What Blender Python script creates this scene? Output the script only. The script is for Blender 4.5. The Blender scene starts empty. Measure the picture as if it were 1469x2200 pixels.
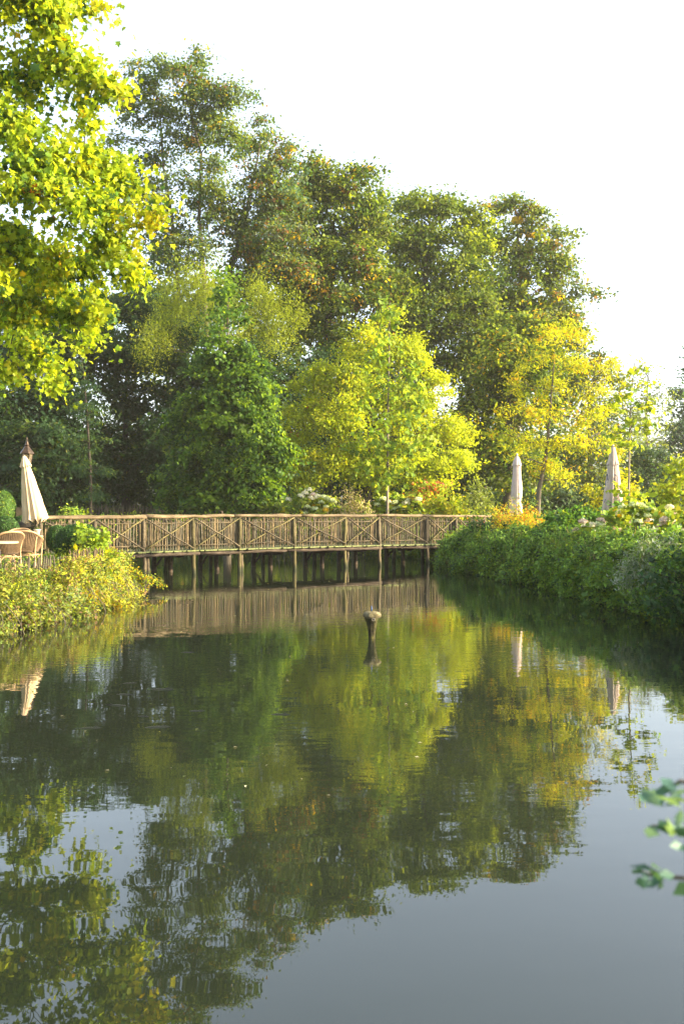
import bpy, math
import numpy as np

# ------------------------------------------------------------------ camera, sky, sun, exposure
SC = bpy.context.scene
COL = SC.collection
R = math.radians
H = 1.85                      # eye height above the water, metres
F = 2139.0                    # focal length in pixels of the 1469 x 2200 photograph (35 mm on full frame)
CX, CY = 734.5, 1098.0

cam_d = bpy.data.cameras.new('camera')
cam = bpy.data.objects.new('camera', cam_d)
COL.objects.link(cam)
cam.location = (0, 0, H)
cam.rotation_euler = (R(90), 0, 0)
cam_d.sensor_fit = 'VERTICAL'
cam_d.sensor_height = 36
cam_d.lens = 35
cam_d.shift_y = -2.0 / 2200
cam_d.clip_start = 0.05
cam_d.clip_end = 3000
cam_d.dof.use_dof = True
cam_d.dof.focus_distance = 30
cam_d.dof.aperture_fstop = 4.5
SC.camera = cam

SUN_AZ, SUN_EL = 100.0, 20.0   # degrees clockwise from the view direction (+Y), above the horizon
world = bpy.data.worlds.new('World')
SC.world = world
world.use_nodes = True
nt = world.node_tree
nt.nodes.clear()
sky = nt.nodes.new('ShaderNodeTexSky')
sky.sky_type = 'NISHITA'
sky.sun_disc = False
sky.sun_elevation = R(SUN_EL)
sky.sun_rotation = R(SUN_AZ)
sky.air_density = 1.0
sky.dust_density = 3.0
sky.ozone_density = 1.5
hsv = nt.nodes.new('ShaderNodeHueSaturation')
hsv.inputs['Saturation'].default_value = 0.62
bg = nt.nodes.new('ShaderNodeBackground')
bg.inputs['Strength'].default_value = 0.15
wo = nt.nodes.new('ShaderNodeOutputWorld')
nt.links.new(sky.outputs[0], hsv.inputs['Color'])
nt.links.new(hsv.outputs[0], bg.inputs['Color'])
nt.links.new(bg.outputs[0], wo.inputs['Surface'])

sun_d = bpy.data.lights.new('sun', 'SUN')
sun_d.energy = 4.6
sun_d.angle = R(0.6)
sun_d.color = (1.0, 0.83, 0.57)
sun = bpy.data.objects.new('sun', sun_d)
COL.objects.link(sun)
from mathutils import Vector, Matrix, Euler
_s = Vector((math.sin(R(SUN_AZ)) * math.cos(R(SUN_EL)), math.cos(R(SUN_AZ)) * math.cos(R(SUN_EL)), math.sin(R(SUN_EL))))
sun.rotation_euler = _s.to_track_quat('Z', 'Y').to_euler()
sun.location = (40, 10, 30)

vs = SC.view_settings
vs.view_transform = 'Standard'
vs.look = 'None'
vs.gamma = 1
vs.use_curve_mapping = False
vs.exposure = 2.15
SC.cycles.max_bounces = 8
SC.cycles.transparent_max_bounces = 8
SC.cycles.transmission_bounces = 4
SC.cycles.diffuse_bounces = 3
SC.cycles.glossy_bounces = 3
SC.cycles.caustics_reflective = False
SC.cycles.caustics_refractive = False
SC.cycles.sample_clamp_indirect = 4

# ------------------------------------------------------------------ helpers
rng = np.random.default_rng(11)
PI = math.pi


def W(px, py, Y):
    """the place at distance Y seen at a pixel of the photograph"""
    return np.array(((px - CX) / F * Y, Y, H - (py - CY) / F * Y))


def tag(o, label=None, cat=None, group=None, kind=None):
    if label: o['label'] = label
    if cat: o['category'] = cat
    if group: o['group'] = group
    if kind: o['kind'] = kind
    return o


def empty(name, loc, label=None, cat=None, group=None, rz=0):
    o = bpy.data.objects.new(name, None)
    COL.objects.link(o)
    o.location = tuple(float(v) for v in loc)
    o.rotation_euler = (0, 0, rz)
    o.empty_display_size = 0.2
    return tag(o, label, cat, group)


def link(name, me, mat=None, parent=None, loc=(0, 0, 0), rot=(0, 0, 0), scale=(1, 1, 1)):
    o = bpy.data.objects.new(name, me)
    COL.objects.link(o)
    if mat is not None and len(me.materials) == 0:
        me.materials.append(mat)
    o.location = loc
    o.rotation_euler = rot
    o.scale = scale
    if parent is not None:
        o.parent = parent
    return o


def mesh_np(name, V, faces_flat, counts, mat=None, col=None, smooth=False):
    """fast mesh from numpy arrays; col = per-vertex rgb"""
    me = bpy.data.meshes.new(name)
    V = np.ascontiguousarray(V, dtype=np.float32)
    me.vertices.add(len(V))
    me.vertices.foreach_set('co', V.ravel())
    me.loops.add(len(faces_flat))
    me.loops.foreach_set('vertex_index', np.ascontiguousarray(faces_flat, dtype=np.int32))
    counts = np.asarray(counts, dtype=np.int32)
    me.polygons.add(len(counts))
    st = np.zeros(len(counts), dtype=np.int32)
    st[1:] = np.cumsum(counts)[:-1]
    me.polygons.foreach_set('loop_start', st)
    me.polygons.foreach_set('loop_total', counts)
    if smooth:
        me.polygons.foreach_set('use_smooth', np.ones(len(counts), dtype=bool))
    me.update(calc_edges=True)
    if col is not None:
        a = me.color_attributes.new('leaf_colour', 'FLOAT_COLOR', 'POINT')
        c = np.ones((len(V), 4), dtype=np.float32)
        c[:, :3] = col
        a.data.foreach_set('color', c.ravel())
    if mat is not None:
        me.materials.append(mat)
    return me


class MB:
    """collects tubes, boxes, lathes into one mesh"""
    def __init__(s):
        s.v, s.f = [], []

    def add(s, vs, fs):
        n = len(s.v)
        s.v += [tuple(map(float, p)) for p in vs]
        s.f += [tuple(i + n for i in f) for f in fs]

    def tube(s, pts, rad, sides=6, cap=True):
        pts = [np.array(p, dtype=float) for p in pts]
        n = len(pts)
        if np.isscalar(rad): rad = [rad] * n
        T = [pts[min(i + 1, n - 1)] - pts[max(i - 1, 0)] for i in range(n)]
        T = [t / (np.linalg.norm(t) + 1e-9) for t in T]
        up = np.array((0, 0, 1.0)) if abs(T[0][2]) < 0.9 else np.array((1.0, 0, 0))
        u = np.cross(T[0], up); u /= np.linalg.norm(u)
        vs, fs = [], []
        for i in range(n):
            u = u - T[i] * np.dot(u, T[i]); u /= (np.linalg.norm(u) + 1e-9)
            w = np.cross(T[i], u)
            for k in range(sides):
                a = 2 * PI * k / sides
                vs.append(pts[i] + rad[i] * (math.cos(a) * u + math.sin(a) * w))
        for i in range(n - 1):
            for k in range(sides):
                a, b = i * sides + k, i * sides + (k + 1) % sides
                fs.append((a, b, b + sides, a + sides))
        if cap:
            fs.append(tuple(range(sides - 1, -1, -1)))
            fs.append(tuple((n - 1) * sides + k for k in range(sides)))
        s.add(vs, fs)

    def box(s, c, d, rz=0.0, M=None):
        cx, cy, cz = c
        vs = []
        ca, sa = math.cos(rz), math.sin(rz)
        for dz in (-.5, .5):
            for dx, dy in ((-.5, -.5), (.5, -.5), (.5, .5), (-.5, .5)):
                x, y = dx * d[0], dy * d[1]
                vs.append((cx + x * ca - y * sa, cy + x * sa + y * ca, cz + dz * d[2]))
        s.add(vs, [(3, 2, 1, 0), (4, 5, 6, 7), (0, 1, 5, 4), (1, 2, 6, 5), (2, 3, 7, 6), (3, 0, 4, 7)])

    def lathe(s, prof, sides=20, c=(0, 0, 0), wob=None, cap=True):
        vs, fs = [], []
        n = len(prof)
        for i, (r, z) in enumerate(prof):
            for k in range(sides):
                a = 2 * PI * k / sides
                rr = r * (wob(i / (n - 1), a) if wob else 1)
                vs.append((c[0] + rr * math.cos(a), c[1] + rr * math.sin(a), c[2] + z))
        for i in range(n - 1):
            for k in range(sides):
                a, b = i * sides + k, i * sides + (k + 1) % sides
                fs.append((a, b, b + sides, a + sides))
        if cap:
            fs.append(tuple(range(sides - 1, -1, -1)))
            fs.append(tuple((n - 1) * sides + k for k in range(sides)))
        s.add(vs, fs)

    def mesh(s, name, mat=None, smooth=False):
        me = bpy.data.meshes.new(name)
        me.from_pydata(s.v, [], s.f)
        if smooth:
            me.polygons.foreach_set('use_smooth', np.ones(len(me.polygons), dtype=bool))
        me.update()
        if mat is not None: me.materials.append(mat)
        return me

    def build(s, name, mat, parent=None, smooth=False, **k):
        return link(name, s.mesh(name, mat, smooth), None, parent, **k)


# ------------------------------------------------------------------ materials
def newmat(name):
    m = bpy.data.materials.new(name)
    m.use_nodes = True
    n = m.node_tree
    b = n.nodes['Principled BSDF']
    return m, n, b


def leaf_mat(name, trans=0.4, rough=0.5, boost=1.25):
    m, n, b = newmat(name)
    at = n.nodes.new('ShaderNodeAttribute'); at.attribute_name = 'leaf_colour'
    n.links.new(at.outputs['Color'], b.inputs['Base Color'])
    b.inputs['Roughness'].default_value = rough
    b.inputs['Specular IOR Level'].default_value = 0.15
    tr = n.nodes.new('ShaderNodeBsdfTranslucent')
    mu = n.nodes.new('ShaderNodeMix'); mu.data_type = 'RGBA'; mu.blend_type = 'MULTIPLY'
    mu.inputs['Factor'].default_value = 1
    n.links.new(at.outputs['Color'], mu.inputs[6])
    mu.inputs[7].default_value = (1.25 * boost, 1.15 * boost, 0.45 * boost, 1)
    n.links.new(mu.outputs[2], tr.inputs['Color'])
    mx = n.nodes.new('ShaderNodeMixShader')
    mx.inputs[0].default_value = trans
    n.links.new(b.outputs[0], mx.inputs[1])
    n.links.new(tr.outputs[0], mx.inputs[2])
    n.links.new(mx.outputs[0], n.nodes['Material Output'].inputs['Surface'])
    return m


def ramp_mat(name, cols, scale=6, rough=0.8, detail=6, stretch=(1, 1, 1), bump=0.3, bscale=None, spec=0.3, metal=0, rand=0.0, wet=False):
    """noise-driven colour between the given colours, a fine bump, optional variation per object"""
    m, n, b = newmat(name)
    tc = n.nodes.new('ShaderNodeTexCoord')
    mp = n.nodes.new('ShaderNodeMapping')
    mp.inputs['Scale'].default_value = stretch
    n.links.new(tc.outputs['Object'], mp.inputs['Vector'])
    no = n.nodes.new('ShaderNodeTexNoise')
    no.inputs['Scale'].default_value = scale
    no.inputs['Detail'].default_value = detail
    n.links.new(mp.outputs[0], no.inputs['Vector'])
    cr = n.nodes.new('ShaderNodeValToRGB')
    els = cr.color_ramp.elements
    k = len(cols)
    while len(els) < k: els.new(0.5)
    for i, c in enumerate(cols):
        els[i].position = 0.28 + 0.44 * i / max(1, k - 1)
        els[i].color = (*c, 1)
    n.links.new(no.outputs['Fac'], cr.inputs['Fac'])
    out = cr.outputs['Color']
    if rand:
        oi = n.nodes.new('ShaderNodeObjectInfo')
        mr = n.nodes.new('ShaderNodeMapRange')
        mr.inputs['To Min'].default_value = 1 - rand
        mr.inputs['To Max'].default_value = 1 + rand
        n.links.new(oi.outputs['Random'], mr.inputs['Value'])
        h = n.nodes.new('ShaderNodeHueSaturation')
        n.links.new(out, h.inputs['Color'])
        n.links.new(mr.outputs[0], h.inputs['Value'])
        out = h.outputs[0]
    if wet:
        ge = n.nodes.new('ShaderNodeNewGeometry'); sx = n.nodes.new('ShaderNodeSeparateXYZ')
        n.links.new(ge.outputs['Position'], sx.inputs[0])
        aa = n.nodes.new('ShaderNodeMath'); aa.operation = 'MULTIPLY_ADD'
        aa.inputs[1].default_value = .35; n.links.new(no.outputs['Fac'], aa.inputs[0]); n.links.new(sx.outputs['Z'], aa.inputs[2])
        wr = n.nodes.new('ShaderNodeMapRange'); wr.inputs['From Min'].default_value = .22; wr.inputs['From Max'].default_value = .42
        wr.inputs['To Min'].default_value = 1; wr.inputs['To Max'].default_value = 0
        n.links.new(aa.outputs[0], wr.inputs['Value'])
        wm = n.nodes.new('ShaderNodeMix'); wm.data_type = 'RGBA'
        n.links.new(wr.outputs[0], wm.inputs['Factor']); n.links.new(out, wm.inputs[6]); wm.inputs[7].default_value = (.022, .026, .010, 1)
        out = wm.outputs[2]
    n.links.new(out, b.inputs['Base Color'])
    b.inputs['Roughness'].default_value = rough
    b.inputs['Specular IOR Level'].default_value = spec
    b.inputs['Metallic'].default_value = metal
    if bump:
        bp = n.nodes.new('ShaderNodeBump')
        bp.inputs['Strength'].default_value = bump
        bp.inputs['Distance'].default_value = 0.02
        n2 = n.nodes.new('ShaderNodeTexNoise')
        n2.inputs['Scale'].default_value = bscale or scale * 3
        n2.inputs['Detail'].default_value = 5
        n.links.new(mp.outputs[0], n2.inputs['Vector'])
        n.links.new(n2.outputs['Fac'], bp.inputs['Height'])
        n.links.new(bp.outputs[0], b.inputs['Normal'])
    return m


M = {}
M['leaf'] = leaf_mat('tree_leaf', 0.55, 0.5, 1.35)
M['maple_leaf'] = leaf_mat('maple_leaf', 0.58, 0.45, 1.5)
M['shrub_leaf'] = leaf_mat('shrub_leaf', 0.38)
M['box_leaf'] = leaf_mat('boxwood_leaf', 0.2, 0.4)
M['petal'] = leaf_mat('flower_petal', 0.3, 0.8, 0.9)
M['bark'] = ramp_mat('bark', [(.05, .04, .03), (.12, .10, .07)], 5, 0.9, stretch=(3, 3, .6), bump=0.6)
M['bark_pale'] = ramp_mat('pale_bark', [(.12, .10, .07), (.24, .20, .14)], 8, 0.85, stretch=(3, 3, .8), bump=0.5)
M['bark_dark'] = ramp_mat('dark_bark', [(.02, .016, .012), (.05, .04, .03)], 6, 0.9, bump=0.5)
M['log'] = ramp_mat('peeled_log', [(.045, .033, .015), (.11, .078, .038), (.17, .125, .062)], 3, 0.75, stretch=(1, 1, 1), bump=0.4, bscale=30, rand=0.15)
M['old_log'] = ramp_mat('weathered_log', [(.028, .022, .012), (.065, .05, .028), (.115, .09, .048)], 5, 0.85, bump=0.5, bscale=30, wet=True, rand=.3)
M['moss_log'] = ramp_mat('mossy_log', [(.03, .027, .009), (.08, .066, .022), (.13, .105, .04)], 5, 0.85, bump=0.5, bscale=30, wet=True, rand=.3)
M['picket'] = ramp_mat('chestnut_picket', [(.03, .022, .010), (.11, .08, .038), (.21, .145, .07)], 7, 0.8, stretch=(2, 2, .5), bump=0.4, rand=0.45)
M['picket_grey'] = ramp_mat('weathered_picket', [(.025, .021, .013), (.07, .06, .037), (.13, .11, .07)], 7, 0.85, stretch=(2, 2, .5), bump=0.4, rand=0.35)
M['plank'] = ramp_mat('deck_plank', [(.07, .08, .03), (.13, .15, .05), (.16, .14, .08)], 4, 0.85, bump=0.4, rand=0.2)
M['beam'] = ramp_mat('bridge_beam', [(.02, .014, .009), (.045, .032, .02), (.085, .06, .04)], 5, 0.85, stretch=(1, 1, 3), bump=0.6, rand=0.15)
M['stone'] = ramp_mat('grey_stone', [(.12, .11, .09), (.26, .23, .19)], 6, 0.9, bump=0.5)
M['canvas'] = ramp_mat('cream_canvas', [(.50, .37, .22), (.60, .46, .29)], 4, 0.9, bump=0.25, bscale=60, spec=0.1)
M['canvas_grey'] = ramp_mat('pale_canvas', [(.42, .33, .28), (.54, .44, .38)], 4, 0.9, bump=0.2, bscale=50, spec=0.1)
M['blue_print'] = ramp_mat('dark_blue_print', [(.02, .03, .06), (.03, .045, .09)], 8, 0.8, bump=0)
M['rattan'] = ramp_mat('rattan_cane', [(.24, .145, .065), (.34, .22, .11)], 8, 0.5, bump=0.2, spec=0.4)
M['cane'] = ramp_mat('dark_cane', [(.10, .062, .03), (.20, .13, .065)], 10, 0.6, bump=0.2)
M['weave'] = ramp_mat('rattan_weave', [(.035, .022, .012), (.10, .065, .034)], 14, 0.7, bump=0.4, bscale=80)
M['table_wood'] = ramp_mat('table_wood', [(.38, .25, .12), (.52, .37, .20)], 5, 0.5, stretch=(1, 5, 1), bump=0.1)
M['dark_metal'] = ramp_mat('dark_metal', [(.015, .014, .013), (.035, .03, .028)], 10, 0.5, metal=0.4, bump=0.1)
M['lamp_metal'] = ramp_mat('lamp_bronze', [(.025, .018, .012), (.07, .045, .028)], 10, 0.5, metal=0.5, bump=0.15)
M['pole'] = ramp_mat('brown_pole', [(.05, .035, .025), (.10, .07, .05)], 10, 0.5, bump=0.1)
M['pot'] = ramp_mat('cream_pot', [(.60, .50, .38), (.70, .60, .47)], 6, 0.7, bump=0.1)
M['moss_stone'] = ramp_mat('mossy_stone', [(.05, .04, .02), (.14, .12, .06), (.22, .19, .11)], 22, 0.95, bump=1.0, bscale=60)
M['moss_stem'] = ramp_mat('mossy_stem', [(.006, .005, .003), (.025, .022, .006), (.10, .09, .02)], 12, 0.95, bump=1.0, bscale=50)
M['blue_plastic'] = ramp_mat('blue_nozzle', [(.03, .06, .13), (.05, .09, .2)], 8, 0.5, bump=0)
M['fish'] = ramp_mat('carp_skin', [(.008, .010, .007), (.02, .024, .014)], 8, 0.35, bump=0.2)
M['soil'] = ramp_mat('ground_soil', [(.035, .045, .018), (.07, .10, .025), (.10, .13, .03)], 0.9, 0.95, bump=0.6, bscale=5)
M['orange'] = ramp_mat('orange_wood', [(.55, .20, .02), (.7, .28, .03)], 8, 0.7, bump=0.2)
M['roof'] = ramp_mat('clay_roof', [(.28, .12, .08), (.38, .17, .11)], 4, 0.9, bump=0.2)
M['plaster'] = ramp_mat('pale_plaster', [(.55, .50, .45), (.65, .60, .54)], 2, 0.9, bump=0.1)
M['window_glass'] = ramp_mat('window_glass', [(.02, .025, .03), (.04, .045, .05)], 2, 0.1, bump=0)


def water_material():
    m, n, b = newmat('pond_water')
    b.inputs['Base Color'].default_value = (.012, .016, .009, 1)
    b.inputs['Roughness'].default_value = 0.012
    b.inputs['IOR'].default_value = 1.6
    b.inputs['Specular IOR Level'].default_value = 0.5
    tc = n.nodes.new('ShaderNodeTexCoord')

    def noise(scale, stretch, detail, rough=0.5):
        mp = n.nodes.new('ShaderNodeMapping'); mp.inputs['Scale'].default_value = stretch
        n.links.new(tc.outputs['Object'], mp.inputs['Vector'])
        no = n.nodes.new('ShaderNodeTexNoise')
        no.inputs['Scale'].default_value = scale
        no.inputs['Detail'].default_value = detail
        no.inputs['Roughness'].default_value = rough
        n.links.new(mp.outputs[0], no.inputs['Vector'])
        return no
    # wide slow swell, fine ripple, and a patch mask (the water is calmer in places)
    a = noise(1.1, (1.0, 1.5, 1), 2)
    c = noise(4.5, (0.8, 1.6, 1), 2)
    k = noise(0.22, (1, 1, 1), 2)
    mr = n.nodes.new('ShaderNodeMapRange')
    mr.inputs['From Min'].default_value = 0.38; mr.inputs['From Max'].default_value = 0.66
    mr.inputs['To Min'].default_value = 0.08; mr.inputs['To Max'].default_value = 1.0
    n.links.new(k.outputs['Fac'], mr.inputs['Value'])
    # ripples fade towards the still near water: a real property of where the breeze reaches
    sp = n.nodes.new('ShaderNodeSeparateXYZ'); n.links.new(tc.outputs['Object'], sp.inputs[0])
    my = n.nodes.new('ShaderNodeMapRange')
    my.inputs['From Min'].default_value = 4.5; my.inputs['From Max'].default_value = 13
    my.inputs['To Min'].default_value = 0.10; my.inputs['To Max'].default_value = 1.0
    n.links.new(sp.outputs['Y'], my.inputs['Value'])
    mm = n.nodes.new('ShaderNodeMath'); mm.operation = 'MULTIPLY'
    n.links.new(mr.outputs[0], mm.inputs[0]); n.links.new(my.outputs[0], mm.inputs[1])
    m2 = n.nodes.new('ShaderNodeMath'); m2.operation = 'MULTIPLY'
    n.links.new(c.outputs['Fac'], m2.inputs[0]); n.links.new(mm.outputs[0], m2.inputs[1])
    m2b = n.nodes.new('ShaderNodeMath'); m2b.operation = 'MULTIPLY'; m2b.inputs[1].default_value = 0.0038
    n.links.new(m2.outputs[0], m2b.inputs[0])
    m1 = n.nodes.new('ShaderNodeMath'); m1.operation = 'MULTIPLY'; m1.inputs[1].default_value = 0.0022
    n.links.new(a.outputs['Fac'], m1.inputs[0])
    ad = n.nodes.new('ShaderNodeMath'); ad.operation = 'ADD'
    n.links.new(m1.outputs[0], ad.inputs[0]); n.links.new(m2b.outputs[0], ad.inputs[1])
    bp = n.nodes.new('ShaderNodeBump')
    bp.inputs['Strength'].default_value = 1.0
    bp.inputs['Distance'].default_value = 1.0
    n.links.new(ad.outputs[0], bp.inputs['Height'])
    n.links.new(bp.outputs[0], b.inputs['Normal'])
    return m


M['water'] = water_material()

# ------------------------------------------------------------------ pond outline, ground, water
POND = np.array([(8.4, 2.4), (8.2, 4), (6.9, 11), (5.95, 16), (5.45, 19), (5.3, 22), (4.95, 25.5), (4.25, 29.3), (3.6, 31.6),
                 (3.7, 35.0), (3.3, 38.5), (1.5, 41.5), (-1, 43.5), (-6, 44.5), (-11, 43), (-12, 38), (-9.5, 32), (-7.0, 28.4),
                 (-5.1, 25.2), (-4.4, 22.5), (-4.3, 20), (-4.55, 17.5), (-5.0, 14.6), (-5.8, 11.5), (-7.2, 6), (-7.6, 2.8), (-3, 2.1), (3, 2.2)])


def pond_dist(X, Y):
    """signed distance to the shore, negative inside the pond"""
    P = POND
    d = np.full(X.shape, 1e9)
    inside = np.zeros(X.shape, bool)
    for i in range(len(P)):
        a, b = P[i], P[(i + 1) % len(P)]
        e = b - a
        L2 = max(1e-9, float(e @ e))
        t = np.clip(((X - a[0]) * e[0] + (Y - a[1]) * e[1]) / L2, 0, 1)
        d = np.minimum(d, np.hypot(X - a[0] - t * e[0], Y - a[1] - t * e[1]))
        c = ((a[1] > Y) != (b[1] > Y))
        with np.errstate(divide='ignore', invalid='ignore'):
            xi = (b[0] - a[0]) * (Y - a[1]) / (b[1] - a[1]) + a[0]
        inside ^= c & (X < xi)
    return np.where(inside, -d, d)


def ground_h(X, Y):
    X = np.asarray(X, float); Y = np.asarray(Y, float)
    d = pond_dist(X, Y)
    land = 0.60 + 0.35 * np.clip((Y - 38) / 12, 0, 1) + 0.3 * np.clip((X - 5) / 12, 0, 1) * np.clip((30 - Y) / 12, 0, 1)
    land = land - 0.22 * np.clip((7 - Y) / 3, 0, 1)
    land = land + 1.6 * np.clip((Y - 60) / 60, 0, 1)
    s = np.clip((d + 0.25) / 0.7, 0, 1)
    s = s * s * (3 - 2 * s)
    return -0.9 + (land + 0.9) * s + 0.03 * np.sin(X * 1.7) * np.cos(Y * 1.3) * (d > 0.5)


def gz(x, y):
    return float(ground_h(np.array([x]), np.array([y]))[0])


gx = np.unique(np.concatenate([np.linspace(-260, -40, 14), np.linspace(-40, -13, 28), np.linspace(-13, 11, 97), np.linspace(11, 45, 30), np.linspace(45, 260, 14)]))
gy = np.unique(np.concatenate([np.linspace(-60, -8, 8), np.linspace(-8, 50, 220), np.linspace(50, 130, 30), np.linspace(130, 420, 14)]))
GX, GY = np.meshgrid(gx, gy)
GZ = ground_h(GX, GY)
nx, ny = len(gx), len(gy)
ii = (np.arange(ny - 1)[:, None] * nx + np.arange(nx - 1)[None, :]).ravel()
fl = np.stack([ii, ii + 1, ii + nx + 1, ii + nx], 1).ravel()
me = mesh_np('ground', np.stack([GX.ravel(), GY.ravel(), GZ.ravel()], 1), fl, np.full(len(ii), 4), M['soil'], smooth=True)
tag(link('ground', me), kind='structure')
mb = MB()
mb.add([(-16, -8, 0), (12, -8, 0), (12, 47, 0), (-16, 47, 0)], [(0, 1, 2, 3)])
tag(mb.build('pond_water', M['water']), kind='structure')

# morning haze: one closed box of thin air round everything
hm = bpy.data.materials.new('haze_air'); hm.use_nodes = True
hn = hm.node_tree; hn.nodes.clear()
hv = hn.nodes.new('ShaderNodeVolumePrincipled')
hv.inputs['Color'].default_value = (1.0, .97, .86, 1)
hv.inputs['Density'].default_value = 0.00032
hv.inputs['Anisotropy'].default_value = 0.3
ho = hn.nodes.new('ShaderNodeOutputMaterial')
hn.links.new(hv.outputs[0], ho.inputs['Volume'])
mb = MB(); mb.box((0, 180, 17), (540, 500, 38))
tag(mb.build('haze', hm), kind='stuff')
SC.cycles.volume_bounces = 1

# ------------------------------------------------------------------ leaves
KITE = (np.array([(0, -.5, 0), (.32, 0, .08), (0, .55, -.05), (-.32, 0, .08)]), [(0, 1, 2), (0, 2, 3)])
LONG = (np.array([(0, -.5, 0), (.16, 0, .05), (0, .55, -.06), (-.16, 0, .05)]), [(0, 1, 2), (0, 2, 3)])
ROUND = (np.array([(0, -.5, 0), (.4, -.2, .06), (.3, .3, .02), (0, .5, -.04), (-.3, .3, .02), (-.4, -.2, .06)]), [(0, 1, 2, 3), (0, 3, 4, 5)])
_mo = [(0, -.42, 0), (.40, -.30, .09), (.30, -.06, .03), (.50, .18, -.10), (.22, .22, .03), (0, .56, -.16),
       (-.22, .22, .03), (-.50, .18, -.05), (-.30, -.06, .05), (-.40, -.30, .12)]
MAPLE = (np.array(_mo), [(0, 1, 2, 3, 4, 5), (0, 5, 6, 7, 8, 9)])


def nrm(a):
    return a / (np.linalg.norm(a, axis=-1, keepdims=True) + 1e-9)


def leaves_mesh(name, P, N, size, col, mat, shape=KITE, droop=0.5):
    """one leaf-shaped little face per point, N = which way its face looks"""
    n = len(P)
    N = nrm(N)
    t = rng.normal(size=(n, 3)); t[:, 2] -= droop
    T = nrm(t - N * np.sum(t * N, 1, keepdims=True))
    B = np.cross(T, N)
    S, F_ = shape
    size = np.broadcast_to(np.asarray(size, float).reshape(-1, 1, 1), (n, 1, 1))
    V = P[:, None, :] + size * (S[None, :, 0, None] * B[:, None, :] + S[None, :, 1, None] * T[:, None, :] + S[None, :, 2, None] * N[:, None, :])
    k = len(S)
    base = (np.arange(n) * k)[:, None]
    ff = np.array([i for f in F_ for i in f])
    fl = (base + ff[None, :]).ravel()
    cnt = np.tile([len(f) for f in F_], n)
    c = np.repeat(col, k, axis=0)
    return mesh_np(name, V.reshape(-1, 3), fl, cnt, mat, c)


def palette(cols, n, clump_id=None, coherent=0.6, jit=0.18):
    """cols = [(weight, rgb)], each leaf gets a colour: mostly its clump's, else its own; then value jitter"""
    w = np.array([c[0] for c in cols], float); w /= w.sum()
    rgb = np.array([c[1] for c in cols], float)
    own = rng.choice(len(cols), n, p=w)
    if clump_id is not None:
        nc = int(clump_id.max()) + 1
        cc = rng.choice(len(cols), nc, p=w)
        use = rng.random(n) < coherent
        own = np.where(use, cc[clump_id], own)
    c = rgb[own]
    return np.clip(c * np.exp(rng.normal(0, jit, (n, 1))), 0, 0.95)


def sphere_dirs(n, back=0.45):
    d = nrm(rng.normal(size=(n, 3)))
    flip = (d[:, 1] > 0.15) & (rng.random(n) > back)
    d[flip, 1] *= -1
    return d


def sub_lobes(lobes, size=1.0, n0=13, inner=.22):
    """each lobe breaks into smaller boughs over its outer half"""
    out = []
    for c, r in lobes:
        c = np.array(c, float); r = np.array(r, float)
        out.append((c, r * .72, inner))
        n = max(4, int(n0 * min(1.6, (r[0] * r[2]) ** .5 / size)))
        d = sphere_dirs(n, .35)
        for k in range(n):
            f = rng.uniform(.24, .42)
            q = c + d[k] * r * rng.uniform(.62, .86)
            out.append((q, r * f * (1.1, 1.1, .75), .78 / (n * f * f * .82)))
    return out


INNER = None


NRAND = 0.0


def cloud(lobes, cov, leaf, lpc, rc, flat=0.5, area=0.42, spread_in=0.5, rough=0.10, droop=0.35, sub=1.6):
    if sub:
        par = lobes
        lobes = sub_lobes(lobes, sub, inner=INNER or (.45 if cov > 4.5 and leaf > .17 else .22))
        wgt = np.array([l[2] for l in lobes])
    else:
        wgt = np.ones(len(lobes))
    """leaf clumps through the outer shell of a set of lobes [(c, r)], c and r 3-vectors.
    returns leaf points, normals, clump ids and the clump centres with their lobe"""
    C = np.array([l[0] for l in lobes], float)
    Rr = np.array([l[1] for l in lobes], float)
    A = PI * Rr[:, 0] * Rr[:, 2]
    ncl = np.maximum(1, np.round(wgt * cov * A / (leaf * leaf * area) / lpc + rng.uniform(-.4, .4, len(A)))).astype(int)
    cid = np.repeat(np.arange(len(lobes)), ncl)
    n = len(cid)
    d = sphere_dirs(n)
    rr = spread_in + (1 - spread_in) * rng.random(n) ** 0.5
    rr = rr * (1 + rng.normal(0, rough, n))
    cc = C[cid] + d * Rr[cid] * rr[:, None]
    out = nrm(cc - C[cid])
    # leaves of each clump: a flattened, slightly drooping pad
    ci = np.repeat(np.arange(n), lpc)
    m = len(ci)
    rcl = rc * np.exp(rng.normal(0, 0.3, n))
    q = rng.normal(size=(m, 3)) * 0.5
    q[:, 2] *= flat
    hor = out.copy(); hor[:, 2] = 0
    q[:, 2] -= droop * np.sum(q * hor[ci], 1)
    P = cc[ci] + q * rcl[ci][:, None]
    N = 0.6 * out[ci] + np.array((0, 0, 0.6)) + rng.normal(size=(n, 3))[ci] * 0.22 + rng.normal(size=(m, 3)) * 0.34
    if NRAND: N = N + rng.normal(size=(m, 3)) * NRAND
    if sub:
        PC = np.array([l[0] for l in par], float)
        cid = np.array([int(np.argmin(np.sum((PC - q) ** 2, 1))) for q in cc])
    return P, N, ci, cc, cid


def limb(mb, a, b, r0, r1, sides=5, seg=6, sag=0.12):
    a = np.array(a, float); b = np.array(b, float)
    L = np.linalg.norm(b - a)
    off = rng.normal(size=3) * L * 0.06
    pts = []
    for i in range(seg + 1):
        t = i / seg
        p = a + (b - a) * t
        p = p + off * math.sin(PI * t) + np.array((0, 0, sag * L)) * math.sin(PI * t) * 0.5
        p = p + rng.normal(size=3) * L * 0.012 * (0 < i < seg)
        pts.append(p)
    mb.tube(pts, [r0 + (r1 - r0) * (i / seg) ** 0.8 for i in range(seg + 1)], sides, cap=False)
    return pts


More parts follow.
